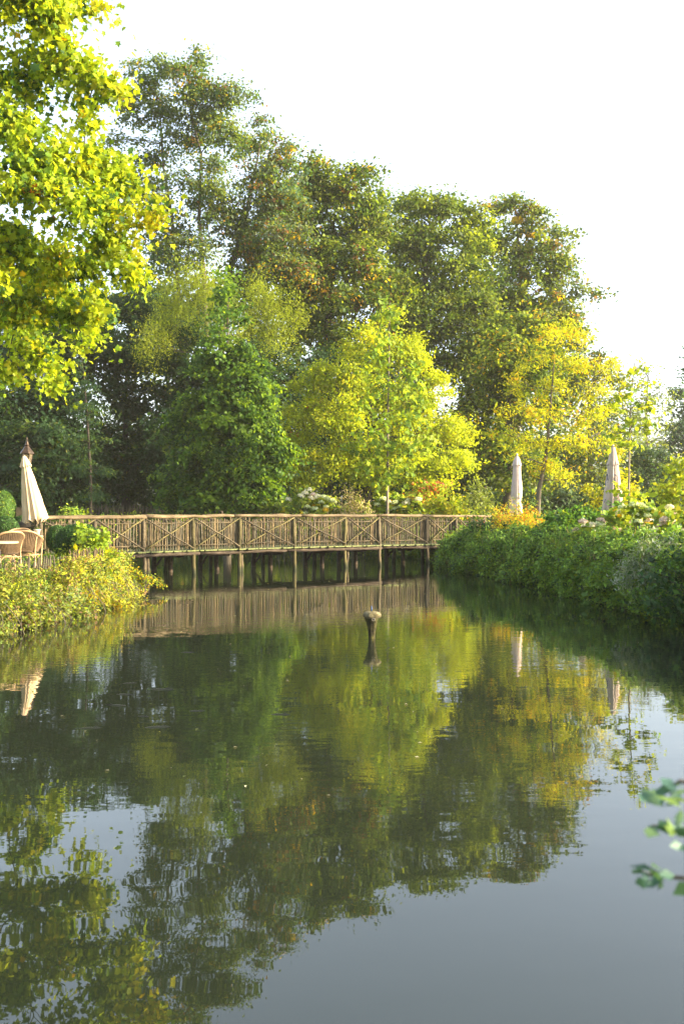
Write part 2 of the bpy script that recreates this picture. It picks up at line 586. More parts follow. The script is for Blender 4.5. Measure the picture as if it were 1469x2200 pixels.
def plob(spec, Y, depth=None, dj=0.6):
    """lobes given by their outline in the photograph at distance Y -> world centre and radii"""
    out = []
    for s in spec:
        px, py, rx, rz = s[:4]
        yy = Y + (s[4] if len(s) > 4 else rng.uniform(-dj, dj))
        c = W(px, py, yy)
        k = yy / F
        dp = depth if depth else 0.5 * (rx + rz) * k
        out.append((c, (rx * k, dp, rz * k)))
    return out


def tree(name, label, base, trunk_pts, lobes, pal, leaf=0.16, cov=5, lpc=40, rc=0.55, flat=0.5, tr=0.25, bark='bark',
         shape=KITE, mat='leaf', cat='tree', group=None, twigs=60, coherent=0.8, spread_in=0.5, rough=0.1, jit=0.12, limbs=True,
         leafdroop=0.5, limb_r=0.35, crown_name='crown', grad=None, each=False):
    base = np.array(base, float)
    root = empty(name, base, label, cat, group)
    P, N, ci, cc, cid = cloud(lobes, cov, leaf, lpc, rc, flat, spread_in=spread_in, rough=rough)
    col = palette(pal, len(P), ci, coherent, jit)
    if grad is not None:
        col = grad(P, col)
    sz = leaf * np.exp(rng.normal(0, 0.2, len(P)))
    me = leaves_mesh(crown_name, P - base, N, sz, col, M[mat], shape, leafdroop)
    link(crown_name, me, None, root)
    mb = MB()
    tp = [base + np.array((0, 0, -0.15))] + [np.array(p, float) for p in trunk_pts]
    # finer trunk path
    n = len(tp)
    fine = []
    for i in range(n - 1):
        for j in range(4):
            t = j / 4
            fine.append(tp[i] * (1 - t) + tp[i + 1] * t + rng.normal(size=3) * tr * 0.08 * (i + j > 0))
    fine.append(tp[-1])
    rad = [max(0.012, tr * (1 - 0.88 * i / (len(fine) - 1))) for i in range(len(fine))]
    rad[0] *= 1.25
    mb.tube([p - base for p in fine], rad, 9, cap=False)
    link('trunk', mb.mesh('trunk', M[bark], True), None, root)
    if limbs:
        mb = MB()
        ends = [None] * len(lobes)
        nodes = [(p, rad[i] * limb_r, 1.0) for i, p in enumerate(fine) if i >= len(fine) // 5]
        tcen = np.array(fine)
        order = sorted(range(len(lobes)), key=lambda i: float(np.min(np.linalg.norm(tcen - lobes[i][0], axis=1))))
        for i in order:
            c = np.array(lobes[i][0], float)
            best = min(nodes, key=lambda nd: np.linalg.norm(nd[0] - c) * nd[2] + 1.2 * max(0, nd[0][2] - c[2]))
            r0 = max(0.014, best[1])
            lm_ = MB() if each else mb
            pts = limb(lm_, best[0] - base, c - base, r0, r0 * .6, 6, 7)
            if each: link('branch', lm_.mesh('branch', M[bark], True), None, root)
            ends[i] = (pts, r0 * .6)
            nodes.append((pts[-1] + base, r0 * .55, 1.15))
        if twigs:
            for i in rng.choice(len(cc), min(twigs, len(cc)), replace=False):
                pts, rr = ends[cid[i]]
                a = pts[rng.integers(3, len(pts))]
                limb(mb, a, cc[i] - base, max(0.008, rr * 0.6), 0.006, 4, 4)
        if mb.v: link('twigs', mb.mesh('twigs', M[bark], True), None, root)['kind'] = 'stuff'
    return root


# colours (real leaf reflectance)
G_DARK = (.042, .080, .014); G_MID = (.092, .142, .018); G_LITE = (.155, .200, .020); G_LIME = (.21, .27, .018)
Y_GRN = (.24, .31, .016); YEL = (.42, .40, .015); GOLD = (.50, .33, .012); ORG = (.50, .16, .02); RED = (.38, .07, .03)
BLUEG = (.040, .085, .045); OLIVE = (.085, .10, .022); BROWN = (.20, .11, .04); GREYG = (.10, .135, .085)
#SECTION_TREES


def ground_pt(px, Y, z=None):
    x = (px - CX) / F * Y
    return np.array((x, Y, gz(x, Y) if z is None else z))


def tw(pairs, Y):
    """trunk points from photograph pixels"""
    return [W(p[0], p[1], Y + (p[2] if len(p) > 2 else 0)) for p in pairs]


# ---- the tall trees on the far side
PAL_ASH = [(3, (.06, .12, .06)), (4, (.12, .16, .09)), (4, G_MID), (2, G_LITE), (.5, OLIVE), (.25, BROWN), (.25, GOLD)]  # first two bluish greens put distance haze into the leaf colour
tree('ash_tree', 'tallest ash with leaves tinted grey green for haze, its stem forking high above the willow', ground_pt(445, 56),
     tw([(452, 900), (440, 600), (428, 470), (432, 330), (412, 250), (402, 160)], 56),
     plob([(400, 185, 45, 58), (425, 140, 26, 34), (455, 230, 60, 55), (500, 200, 34, 32), (528, 208, 18, 14), (400, 280, 66, 55), (480, 300, 50, 50), (430, 390, 75, 60),
           (450, 480, 70, 60), (400, 560, 80, 60)], 56, dj=1.2),
     PAL_ASH, leaf=.19, cov=4.6, lpc=26, rc=.6, tr=.17, bark='bark', twigs=160, rough=.16, each=True, limb_r=.6)
tree('ash_tree', 'ash with bare outreaching lower branches, standing close left of the tallest one', ground_pt(385, 57),
     tw([(392, 900), (384, 620), (372, 480), (352, 360), (345, 260), (332, 180)], 57),
     plob([(305, 185, 32, 62), (350, 165, 42, 45), (330, 250, 55, 50), (265, 235, 34, 38), (262, 300, 34, 20), (345, 330, 48, 42), (330, 430, 50, 60), (360, 510, 55, 60), (300, 380, 26, 18)], 57, dj=1.2),
     PAL_ASH, leaf=.19, cov=4.3, lpc=26, rc=.6, tr=.15, bark='bark', twigs=160, rough=.16, each=True, limb_r=.6)
tree('ash_tree', 'ash with brown seed bunches and a leaning trunk, on the side of the round maple', ground_pt(470, 58),
     tw([(470, 800), (490, 600), (525, 480), (545, 380), (560, 300)], 58),
     plob([(562, 285, 26, 34), (600, 330, 40, 45), (540, 340, 45, 45), (600, 400, 62, 55), (550, 430, 65, 60), (630, 440, 50, 60), (520, 500, 60, 50),
           (590, 510, 75, 60), (540, 580, 70, 50), (620, 590, 70, 50)], 58, dj=1.2),
     PAL_ASH + [(.6, BROWN), (.3, GOLD)], leaf=.19, cov=4.6, lpc=26, rc=.6, tr=.26, bark='bark', twigs=160, rough=.14, each=True)
tree('maple_tree', 'big round maple with orange tinted top, right of the two ashes', ground_pt(700, 60),
     tw([(700, 850), (705, 700), (715, 560), (720, 450)], 60),
     plob([(672, 362, 30, 34), (690, 400, 50, 45), (755, 400, 62, 50), (800, 430, 22, 22), (730, 470, 90, 60), (790, 500, 55, 55), (680, 540, 75, 60),
           (760, 560, 90, 60), (700, 630, 100, 60), (790, 640, 60, 60), (640, 640, 60, 60), (720, 720, 110, 60)], 60, dj=1.4),
     [(5, G_DARK), (5, G_MID), (4, G_LITE), (1.6, OLIVE), (.5, G_LIME), (.35, GOLD), (.3, BROWN)], leaf=.235, cov=6, lpc=42, rc=.75, tr=.4, twigs=40)
tree('maple_tree', 'broad maple with pale yellow top behind the young centre tree', ground_pt(900, 63),
     tw([(900, 850), (905, 700), (915, 560), (930, 470)], 63),
     plob([(880, 450, 42, 32), (925, 440, 45, 28), (960, 470, 55, 45), (1020, 470, 34, 28), (880, 520, 60, 50), (960, 540, 90, 60), (900, 600, 80, 60),
           (990, 620, 80, 60), (920, 690, 110, 60), (1020, 700, 80, 70), (860, 650, 60, 70), (950, 780, 110, 60), (1040, 790, 70, 60)], 63, dj=1.4),
     [(4, G_DARK), (6, G_MID), (5, G_LITE), (1.2, OLIVE), (.9, G_LIME), (.4, Y_GRN)], leaf=.235, cov=6, lpc=42, rc=.8, tr=.4, twigs=50)
tree('lime_tree', 'tall hazy tree with reddish brown twigs at its outer edge, furthest of the tall group', ground_pt(1110, 66),
     tw([(1105, 850), (1110, 700), (1120, 580), (1110, 480)], 66),
     plob([(1070, 450, 32, 34), (1110, 460, 45, 40), (1150, 480, 34, 40), (1190, 510, 30, 30), (1225, 520, 18, 18), (1090, 530, 65, 50), (1165, 560, 65, 50), (1215, 570, 26, 24),
           (1130, 620, 80, 55), (1200, 630, 50, 45), (1250, 625, 28, 16), (1283, 635, 14, 10), (1100, 690, 80, 55), (1180, 700, 75, 55), (1225, 700, 34, 30), (1120, 760, 80, 50)], 66, dj=1.4),
     [(3, G_DARK), (4, G_MID), (3, GREYG), (3, G_LITE), (1.0, OLIVE), (.6, BROWN), (.3, GOLD)], leaf=.235, cov=4.8, lpc=36, rc=.7, tr=.38, twigs=140, rough=.14)
tree('maple_tree', 'lower maple with yellowing top between the tall maple and the orange rowan', ground_pt(1090, 54),
     tw([(1090, 950), (1095, 850), (1110, 760)], 54),
     plob([(1110, 700, 55, 38), (1165, 710, 50, 36), (1070, 760, 60, 45), (1130, 780, 90, 50), (1040, 840, 60, 60), (1120, 860, 90, 60), (1060, 930, 90, 60),
           (1010, 900, 50, 60), (1100, 1000, 110, 60), (1010, 1000, 60, 60)], 54, dj=1.2),
     [(3, G_DARK), (5, G_MID), (4, G_LITE), (1, OLIVE), (1, Y_GRN), (.3, GOLD)], leaf=.23, cov=6, lpc=40, rc=.7, tr=.3, twigs=30)
tree('plane_tree', 'pale hazy tree behind the orange rowan and the white parasol', ground_pt(1270, 68),
     tw([(1265, 950), (1265, 860), (1255, 780)], 68),
     plob([(1225, 770, 45, 40), (1270, 790, 50, 40), (1310, 830, 45, 40), (1250, 860, 80, 60), (1320, 900, 50, 50), (1250, 960, 90, 60), (1330, 990, 70, 60), (1240, 1050, 110, 60),
           (1350, 1060, 80, 50)], 68, dj=1.4),
     [(3, G_MID), (4, GREYG), (3, G_LITE), (1, OLIVE), (.4, GOLD)], leaf=.22, cov=4, lpc=36, rc=.8, tr=.3, twigs=60)
tree('birch_tree', 'thin wispy tree with fine open twigs against the bright sky beyond the sapling', ground_pt(1385, 72),
     tw([(1385, 1000), (1388, 880), (1392, 790)], 72),
     plob([(1385, 800, 34, 28), (1400, 850, 44, 34), (1370, 870, 44, 34), (1420, 900, 30, 40), (1390, 950, 50, 40), (1350, 930, 44, 40)], 72, dj=1.4),
     [(3, GREYG), (3, G_LITE), (1, OLIVE)], leaf=.2, cov=1.1, lpc=10, rc=.7, tr=.2, twigs=160, rough=.2)
tree('dense_tree', 'rounded grey green tree standing low between the parasol and the edge shrub', ground_pt(1385, 60),
     tw([(1385, 1050), (1388, 990)], 60),
     plob([(1388, 985, 42, 36), (1370, 1040, 44, 50), (1415, 1040, 40, 50), (1390, 1090, 60, 40)], 60, dj=.8),
     [(4, (.04, .07, .035)), (2, BLUEG), (1, G_MID)], leaf=.17, cov=6, lpc=30, rc=.5, tr=.2, twigs=0)
tree('poplar_tree', 'dark blue hazy tree at the edge of the view beyond the yellow shrub', ground_pt(1475, 85),
     tw([(1475, 950), (1478, 850)], 85),
     plob([(1480, 790, 14, 40), (1475, 870, 42, 50), (1455, 930, 34, 50), (1500, 930, 60, 70), (1460, 1000, 60, 60), (1490, 1060, 80, 50)], 85, dj=1.4),
     [(3, BLUEG), (2, (.03, .055, .045))], leaf=.26, cov=4.5, lpc=30, rc=.9, tr=.3, twigs=30)

# ---- the shaded wood on the far side, behind the terrace
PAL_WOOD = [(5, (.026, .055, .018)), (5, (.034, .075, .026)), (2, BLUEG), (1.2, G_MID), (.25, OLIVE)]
wood = [
    ('dark broad tree at the edge of the wood behind the round topiary', 20, 50, [(20, 870, 90, 70), (-60, 840, 80, 100), (60, 950, 90, 80), (-30, 1000, 100, 80), (30, 1060, 100, 50)], 800),
    ('tall tree of the wood mostly hidden by the near bright maple', 60, 55, [(70, 640, 90, 60), (10, 700, 110, 80), (120, 720, 90, 60), (-60, 660, 100, 90), (170, 660, 70, 60), (80, 780, 120, 60)], 640),
    ('dark maple whose crown fills the wood above the lamp', 130, 53, [(120, 800, 90, 80), (180, 720, 80, 70), (90, 900, 90, 80), (150, 900, 80, 80), (130, 990, 100, 70), (130, 1070, 100, 40)], 740),
    ('dark maple with sky glinting through, behind the far paling fence', 270, 56, [(260, 720, 90, 80), (330, 680, 80, 60), (230, 800, 80, 70), (320, 790, 80, 80), (270, 870, 50, 40), (340, 900, 80, 80), (250, 960, 90, 70), (320, 1000, 80, 70), (250, 1050, 100, 40)], 660),
    ('dark tree filling the gap between the shaded maples and the column shaped tree', 400, 54, [(390, 750, 80, 80), (420, 860, 80, 90), (380, 960, 80, 80), (440, 1030, 90, 60), (560, 900, 80, 80), (590, 800, 80, 80), (600, 1000, 80, 80), (660, 900, 80, 80)], 700),
    ('dark tree deep in the wood behind the yellow green maple', 760, 58, [(740, 800, 100, 70), (700, 880, 110, 80), (830, 850, 100, 80), (900, 950, 100, 80), (760, 980, 110, 80), (860, 1040, 120, 60), (960, 1030, 90, 60)], 780),
]
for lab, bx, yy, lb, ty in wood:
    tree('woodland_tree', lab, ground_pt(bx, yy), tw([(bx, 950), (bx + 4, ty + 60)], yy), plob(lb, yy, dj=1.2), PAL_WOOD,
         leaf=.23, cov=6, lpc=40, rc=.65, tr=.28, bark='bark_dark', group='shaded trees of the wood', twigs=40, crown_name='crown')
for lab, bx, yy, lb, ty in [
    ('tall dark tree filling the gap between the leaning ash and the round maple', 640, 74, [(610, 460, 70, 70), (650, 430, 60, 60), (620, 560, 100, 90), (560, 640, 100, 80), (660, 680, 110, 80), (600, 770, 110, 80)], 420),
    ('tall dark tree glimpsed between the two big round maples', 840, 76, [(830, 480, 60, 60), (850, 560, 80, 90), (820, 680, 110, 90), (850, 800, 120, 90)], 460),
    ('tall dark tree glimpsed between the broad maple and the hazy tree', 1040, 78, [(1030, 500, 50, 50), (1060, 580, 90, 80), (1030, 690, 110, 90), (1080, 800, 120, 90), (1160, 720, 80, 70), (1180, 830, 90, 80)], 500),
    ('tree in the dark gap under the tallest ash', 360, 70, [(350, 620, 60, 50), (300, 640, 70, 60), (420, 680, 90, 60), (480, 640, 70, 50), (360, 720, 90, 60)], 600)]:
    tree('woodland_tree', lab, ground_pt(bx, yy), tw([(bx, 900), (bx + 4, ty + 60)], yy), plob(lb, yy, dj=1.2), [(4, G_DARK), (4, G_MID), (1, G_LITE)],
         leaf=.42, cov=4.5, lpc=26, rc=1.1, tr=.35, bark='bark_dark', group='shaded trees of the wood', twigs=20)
# slim feathery tree in front of the dark wood
tree('larch_tree', 'slim feathery young tree with a straight thin stem in front of the dark wood', ground_pt(196, 47),
     tw([(194, 1000), (188, 900), (180, 800), (176, 770)], 47),
     plob([(176, 790, 16, 26), (180, 840, 32, 28), (188, 890, 44, 24), (170, 880, 28, 20), (190, 950, 44, 26), (196, 1010, 50, 26), (200, 1060, 40, 22)], 47, depth=.9, dj=.3),
     [(3, (.05, .10, .04)), (3, BLUEG), (1, G_MID)], leaf=.13, cov=3.2, lpc=24, rc=.4, flat=.25, tr=.09, shape=LONG, twigs=60, bark='bark_dark')
# far woodland behind everything: reads as one mass
lb = []
for k in range(46):
    px = -260 + k * 34
    lb.append((px, 1000 + rng.uniform(-20, 20), 55, 95, 0))
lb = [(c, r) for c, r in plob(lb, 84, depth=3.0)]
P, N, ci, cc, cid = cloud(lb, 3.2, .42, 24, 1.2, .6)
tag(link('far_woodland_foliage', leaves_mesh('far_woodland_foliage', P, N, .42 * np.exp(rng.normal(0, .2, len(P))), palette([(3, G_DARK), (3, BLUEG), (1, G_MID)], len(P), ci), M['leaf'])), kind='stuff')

# ---- willow with upright shoots, lit
tree('willow_tree', 'light yellow green tree with upright feathery shoots, above the dark column tree', ground_pt(470, 50),
     tw([(470, 900), (480, 800), (500, 700)], 50),
     plob([(360, 640, 40, 40), (400, 620, 42, 40), (440, 610, 40, 34), (380, 690, 55, 40), (450, 670, 60, 50), (560, 640, 40, 34), (600, 670, 44, 38), (635, 690, 26, 26),
           (560, 690, 50, 34), (330, 740, 50, 40), (500, 720, 60, 40), (590, 730, 50, 24), (548, 615, 14, 18), (645, 665, 12, 12)], 50, dj=.6),
     [(2, G_LITE), (4, (.22, .26, .03)), (3, G_LIME), (1.5, Y_GRN)], leaf=.13, cov=4.2, lpc=30, rc=.5, flat=1.7, tr=.22, shape=LONG, twigs=60, rough=.26, leafdroop=-1.2)

# ---- the dark column shaped tree
cone = []
for (y, x, w) in [(622, 490, 15), (655, 490, 26), (690, 492, 38), (730, 498, 48), (775, 500, 62), (820, 500, 82), (870, 495, 102), (920, 490, 120), (970, 488, 132), (1020, 486, 134), (1070, 480, 125)]:
    nl = 1 if w < 30 else (2 if w < 60 else 4)
    for j in range(nl):
        f = 0 if nl == 1 else (j / (nl - 1) - .5) * 2
        cone.append((x + f * w * .62 + rng.uniform(-6, 6), y + rng.uniform(-12, 12), w * (.95 if nl == 1 else .5), 26 + w * .14, -1.1 * (1 - abs(f)) * w / 130 + rng.uniform(-.3, .3)))
tree('hornbeam_tree', 'dense deep green column shaped tree lit on one side, behind the bridge', ground_pt(488, 44),
     tw([(488, 950), (490, 800), (490, 660)], 44), plob(cone, 44, depth=1.0),
     [(4, (.06, .125, .016)), (3, (.10, .175, .018)), (2.5, (.035, .08, .014)), (1.5, (.16, .25, .02))], leaf=.16, cov=4.6, lpc=30, rc=.42, flat=.55, tr=.2, shape=ROUND, twigs=40, rough=.14)

# ---- big lime yellow maple behind the young tree
tree('field_maple', 'wide lime yellow field maple with a few red tips, behind the slim centre tree', ground_pt(790, 47),
     tw([(790, 980), (795, 860), (800, 780)], 47),
     plob([(742, 752, 20, 22), (838, 690, 24, 30), (805, 730, 40, 32), (868, 735, 38, 30), (705, 805, 40, 30), (780, 785, 50, 44), (860, 785, 50, 40), (912, 795, 30, 28), (942, 825, 26, 26), (660, 840, 40, 34), (730, 850, 70, 50), (830, 860, 80, 50),
           (920, 850, 44, 40), (655, 900, 50, 44), (750, 930, 80, 55), (850, 940, 80, 50), (940, 920, 50, 40), (975, 945, 30, 28), (1000, 925, 24, 16), (650, 970, 55, 44), (720, 1010, 80, 44), (830, 1020, 90, 40),
           (940, 990, 60, 40), (990, 1000, 26, 34), (640, 1030, 44, 34), (920, 1040, 60, 30)], 47, dj=.7),
     [(3, (.26, .33, .018)), (4, (.30, .36, .02)), (3, (.34, .38, .016)), (1.2, YEL), (1, G_LIME), (.05, RED)], leaf=.135, cov=5, lpc=30, rc=.46, flat=.6, tr=.2, twigs=50, rough=.2)
tree('young_plane_tree', 'slim straight young tree with big loose green leaves, rising behind the bridge rail', ground_pt(833, 41),
     tw([(832, 1000), (834, 850), (836, 720), (838, 650)], 41),
     plob([(838, 662, 16, 26), (836, 705, 34, 30), (830, 760, 46, 34), (790, 800, 30, 24), (870, 790, 32, 26), (840, 840, 66, 40), (790, 880, 46, 34), (880, 880, 50, 36), (835, 930, 74, 40),
           (780, 960, 50, 30), (890, 960, 50, 34), (835, 1000, 70, 30), (830, 1035, 40, 18)], 41, dj=.5),
     [(2, (.11, .19, .03)), (3, (.17, .26, .03)), (2, G_LIME), (2, Y_GRN)], leaf=.19, cov=1.2, lpc=8, rc=.4, flat=.8, tr=.065, bark='bark_pale', shape=MAPLE, twigs=60, spread_in=.2, limb_r=.3)
# ---- orange yellow rowan
tree('rowan_tree', 'yellow and orange rowan with a leaning forked trunk beside the tied parasol', ground_pt(1150, 37),
     tw([(1158, 1050), (1172, 980), (1180, 900), (1186, 820), (1192, 740)], 37),
     plob([(1215, 700, 36, 24), (1185, 730, 44, 26), (1240, 740, 34, 24), (1150, 780, 48, 26), (1215, 790, 54, 28), (1280, 780, 44, 24), (1310, 800, 26, 18), (1120, 830, 40, 26), (1185, 840, 56, 28), (1260, 840, 50, 26),
           (1110, 890, 46, 28), (1170, 900, 54, 28), (1240, 900, 54, 28), (1290, 880, 36, 22), (1080, 930, 30, 20), (1130, 950, 50, 26), (1210, 960, 54, 26), (1270, 950, 44, 24), (1300, 930, 26, 18), (1160, 1000, 60, 22), (1220, 1030, 40, 16), (1090, 980, 34, 18)], 37, dj=.7),
     [(5, (.38, .38, .015)), (4, (.42, .41, .015)), (.6, GOLD), (.15, ORG), (3, (.26, .31, .02)), (1.5, (.15, .23, .02))], leaf=.135, cov=3.3, lpc=20, rc=.36, flat=.6, tr=.105, shape=LONG, bark='bark', twigs=110, rough=.16, spread_in=.25, limb_r=.4, each=True)
tree('sapling', 'thin sapling with a tall bare stem among the hydrangeas', ground_pt(1350, 26),
     tw([(1350, 1050), (1352, 930), (1355, 850), (1362, 780)], 26),
     plob([(1368, 790, 16, 20), (1366, 835, 44, 18), (1330, 850, 24, 14), (1345, 880, 54, 18), (1395, 870, 26, 16), (1360, 915, 44, 14), (1320, 930, 22, 12), (1395, 920, 22, 14), (1345, 960, 30, 9), (1375, 1065, 22, 8), (1330, 1050, 20, 9)], 26, dj=.3),
     [(3, G_LIME), (3, Y_GRN), (2, (.11, .19, .02)), (.6, YEL)], leaf=.13, cov=.85, lpc=8, rc=.25, flat=.3, tr=.035, shape=MAPLE, bark='bark_pale', twigs=60, spread_in=.15, limb_r=.3, each=True)

# ---- the big maple over the terrace, its branches hanging in from the side
PAL_NM = [(5, (.22, .30, .018)), (5, (.30, .36, .02)), (3, (.12, .20, .02)), (1.2, (.28, .33, .016)), (.8, YEL), (.12, GOLD), (.03, ORG), (1.4, (.05, .11, .03))]


def nm_grad(P, col):
    # this crown turns yellow at its outer tips first
    c0 = W(330, 500, 17.5); c1 = W(110, 800, 18)
    d = np.minimum(np.linalg.norm(P - c0, axis=1), np.linalg.norm(P - c1, axis=1) + .3)
    w = np.clip(1.0 - d / .9, 0, 1) * (rng.random(len(P)) < .6)
    g = np.array(YEL) * np.exp(rng.normal(0, .2, (len(P), 1)))
    g[:, 1] *= 1 - .25 * rng.random(len(P))
    return col * (1 - w[:, None]) + g * w[:, None]


MBASE = np.array((-9.8, 16.5, gz(-9.8, 16.5)))
INNER = .5; NRAND = .5
nm_lobes = plob([(20, 30, 110, 70, -.5), (120, 40, 80, 60, 0), (195, 30, 40, 32, .3), (150, 130, 60, 50, .2), (60, 160, 70, 70, .5), (200, 190, 52, 34, .4), (245, 205, 28, 26, .2), (180, 260, 30, 26, .1),
                 (20, 290, 60, 70, .2), (90, 330, 60, 50, -.3), (60, 420, 90, 70, -.4), (170, 350, 60, 44, -.2), (230, 370, 50, 50, 0), (280, 420, 48, 44, .1), (325, 470, 34, 40, 0),
                 (180, 460, 80, 60, -.6), (60, 540, 90, 80, .8), (250, 520, 60, 50, .2), (160, 590, 80, 54, 1.2), (270, 600, 38, 40, .9), (100, 600, 80, 50, 2.0), (50, 660, 80, 60, 2.5), (150, 680, 64, 44, 2.6),
                 (215, 660, 40, 34, 2.2), (50, 750, 60, 40, 4.0), (100, 790, 36, 34, 4.4), (120, 830, 16, 22, 4.6), (190, 730, 22, 22, 3.2), (20, 800, 40, 26, 4.0),
                 (-120, 100, 150, 150, 0), (-120, 350, 130, 150, 0), (-110, 600, 130, 130, 0), (-60, -80, 200, 90, 0), (100, -60, 90, 60, .2)], 17.5)
nm = tree('norway_maple', 'big bright yellow green maple reaching over the terrace from the side', MBASE,
          [MBASE + np.array(p) for p in ((.15, 0, 1.8), (.5, .2, 3.6), (.7, .4, 6.0), (.5, .3, 9.5))], nm_lobes, PAL_NM,
          leaf=.112, cov=4.8, lpc=38, rc=.32, flat=.8, tr=.30, bark='bark_dark', shape=MAPLE, mat='maple_leaf', twigs=170, spread_in=.15, rough=.13, leafdroop=1.6, grad=nm_grad, limb_r=.28, each=True, jit=.25)
INNER = None; NRAND = 0.0
# the three hundred nearest leaves are pieces of their own
pal_leaf = []
for i, c in enumerate([(.17, .25, .018), (.25, .31, .02), (.10, .18, .02), YEL, GOLD, (.28, .36, .02)]):
    mm = leaves_mesh('leaf', np.zeros((1, 3)), np.array([[0, -.8, .5]]), .15, np.array([c]), M['maple_leaf'], MAPLE, 2.5)
    pal_leaf.append(mm)
vis = [l for l in nm_lobes[:27]]
for k in range(290):
    c, r = vis[rng.integers(len(vis))]
    d = nrm(rng.normal(size=3) + np.array((.5, -1.2, 0)))
    if d[1] > 0: d[1] *= -1
    p = c + d * r * rng.uniform(.9, 1.12)
    link('leaf', pal_leaf[rng.choice(6, p=[.3, .28, .14, .12, .04, .12])], None, nm, loc=tuple(p - MBASE), rot=tuple(rng.normal(0, .7, 3)), scale=(rng.uniform(.8, 1.2),) * 3)

# ------------------------------------------------------------------ plants near the ground
def shrub(name, label, base, lobes, pal, leaf, cov, cat='shrub', lpc=24, rc=.18, flat=.7, shape=KITE, mat='shrub_leaf', group=None, stems=14,
          rough=.12, spread_in=.4, droop=.5, jit=.2, coherent=.5, kind=None, stem_mat='bark', sub=.5):
    base = np.array(base, float)
    P, N, ci, cc, cid = cloud(lobes, cov, leaf, lpc, rc, flat, spread_in=spread_in, rough=rough, sub=sub)
    ok = P[:, 2] > 0.01
    P, N, ci = P[ok], N[ok], ci[ok]
    me = leaves_mesh('foliage', P - base, N, leaf * np.exp(rng.normal(0, .25, len(P))), palette(pal, len(P), ci, coherent, jit), M[mat], shape, droop)
    if kind == 'stuff':
        return tag(link(name, me, None, None, loc=tuple(base)), kind='stuff')
    root = empty(name, base, label, cat, group)
    link('foliage', me, None, root)
    mb = MB()
    for i in rng.choice(len(cc), min(stems, len(cc)), replace=False):
        a = np.array((rng.normal(0, .08), rng.normal(0, .08), -.1))
        limb(mb, a, cc[i] - base, .012, .004, 4, 4)
    o = link('stem', mb.mesh('stem', M[stem_mat]), None, root)
    o['kind'] = 'stuff'
    return root


def along(path, n):
    P = np.array(path, float)
    d = np.r_[0, np.cumsum(np.linalg.norm(np.diff(P[:, :2], axis=0), axis=1))]
    t = (np.arange(n) + rng.uniform(-.4, .4, n)) / n * d[-1]
    t = np.clip(t, 0, d[-1])
    return np.stack([np.interp(t, d, P[:, k]) for k in range(P.shape[1])], 1)


# left bank: (x, y, top height)
LB = [(-6.6, 8.5, .74), (-5.7, 12, .76), (-5.1, 14.6, .76), (-4.85, 16.2, .77), (-4.6, 18, .79), (-4.45, 20, .82), (-4.6, 21.8, .88), (-5.1, 23.6, .86), (-5.8, 25.6, .75), (-6.6, 27.2, .68)]
lobL = []
for x, y, h in along(LB, 120):
    for row in range(4):
        off = (-.16, -.34, -.5, -.9)[row] + rng.uniform(-.2, .15) + .10 * math.sin(y * 3.7)
        h *= rng.uniform(.93, 1.07)
        z = (.10, .38, .72, .88)[row] * h + rng.uniform(-.08, .08) - (.12 if row == 3 else 0)
        rr = rng.uniform(.16, .30)
        lobL.append(((x + off + .1, y, z), (rr, rr * 1.3, rr * (1.0 if row else .7))))
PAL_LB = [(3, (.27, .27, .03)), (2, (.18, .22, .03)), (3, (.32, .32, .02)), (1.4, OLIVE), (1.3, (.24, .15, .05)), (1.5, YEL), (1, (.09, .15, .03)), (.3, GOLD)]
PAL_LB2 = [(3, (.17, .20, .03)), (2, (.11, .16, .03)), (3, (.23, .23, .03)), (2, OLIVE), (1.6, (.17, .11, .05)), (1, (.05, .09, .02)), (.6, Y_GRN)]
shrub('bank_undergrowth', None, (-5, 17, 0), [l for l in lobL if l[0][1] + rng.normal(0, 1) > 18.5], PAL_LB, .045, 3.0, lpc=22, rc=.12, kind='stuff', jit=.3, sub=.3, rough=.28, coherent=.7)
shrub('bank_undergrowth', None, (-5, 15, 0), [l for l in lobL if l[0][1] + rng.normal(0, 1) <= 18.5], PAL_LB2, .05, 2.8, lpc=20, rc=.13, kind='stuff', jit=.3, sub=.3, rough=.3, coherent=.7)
# loose shoots and hanging stems along the left bank
sp, tw_ = [], MB()
for x, y, h in along(LB, 150):
    up = rng.random() < .6
    b0 = np.array((x + rng.uniform(-.7, .1), y, h * rng.uniform(.7, .95) if up else h * rng.uniform(.3, .7)))
    tip = b0 + ((rng.normal(0, .12), rng.normal(0, .1), rng.uniform(.06, .18)) if up else (rng.uniform(.15, .4), rng.normal(0, .1), -rng.uniform(.1, .4)))
    tip[2] = max(.03, tip[2])
    tw_.tube([b0, (b0 + tip) / 2 + (0, 0, .03), tip], .004, 3)
    for j in range(26):
        t = rng.random()
        sp.append(b0 * (1 - t) + tip * t + rng.normal(size=3) * .04)
sp = np.array(sp)
tag(link('bank_shoots_foliage', leaves_mesh('bank_shoots_foliage', sp, rng.normal(size=sp.shape) + (.3, -.2, .5), .055, palette([(2, (.22, .26, .03)), (2, (.13, .19, .03)), (1, OLIVE), (.6, YEL), (.5, BROWN)], len(sp)), M['shrub_leaf'], KITE, -.3)), kind='stuff')
tag(tw_.build('bank_shoots_undergrowth', M['bark']), kind='stuff')
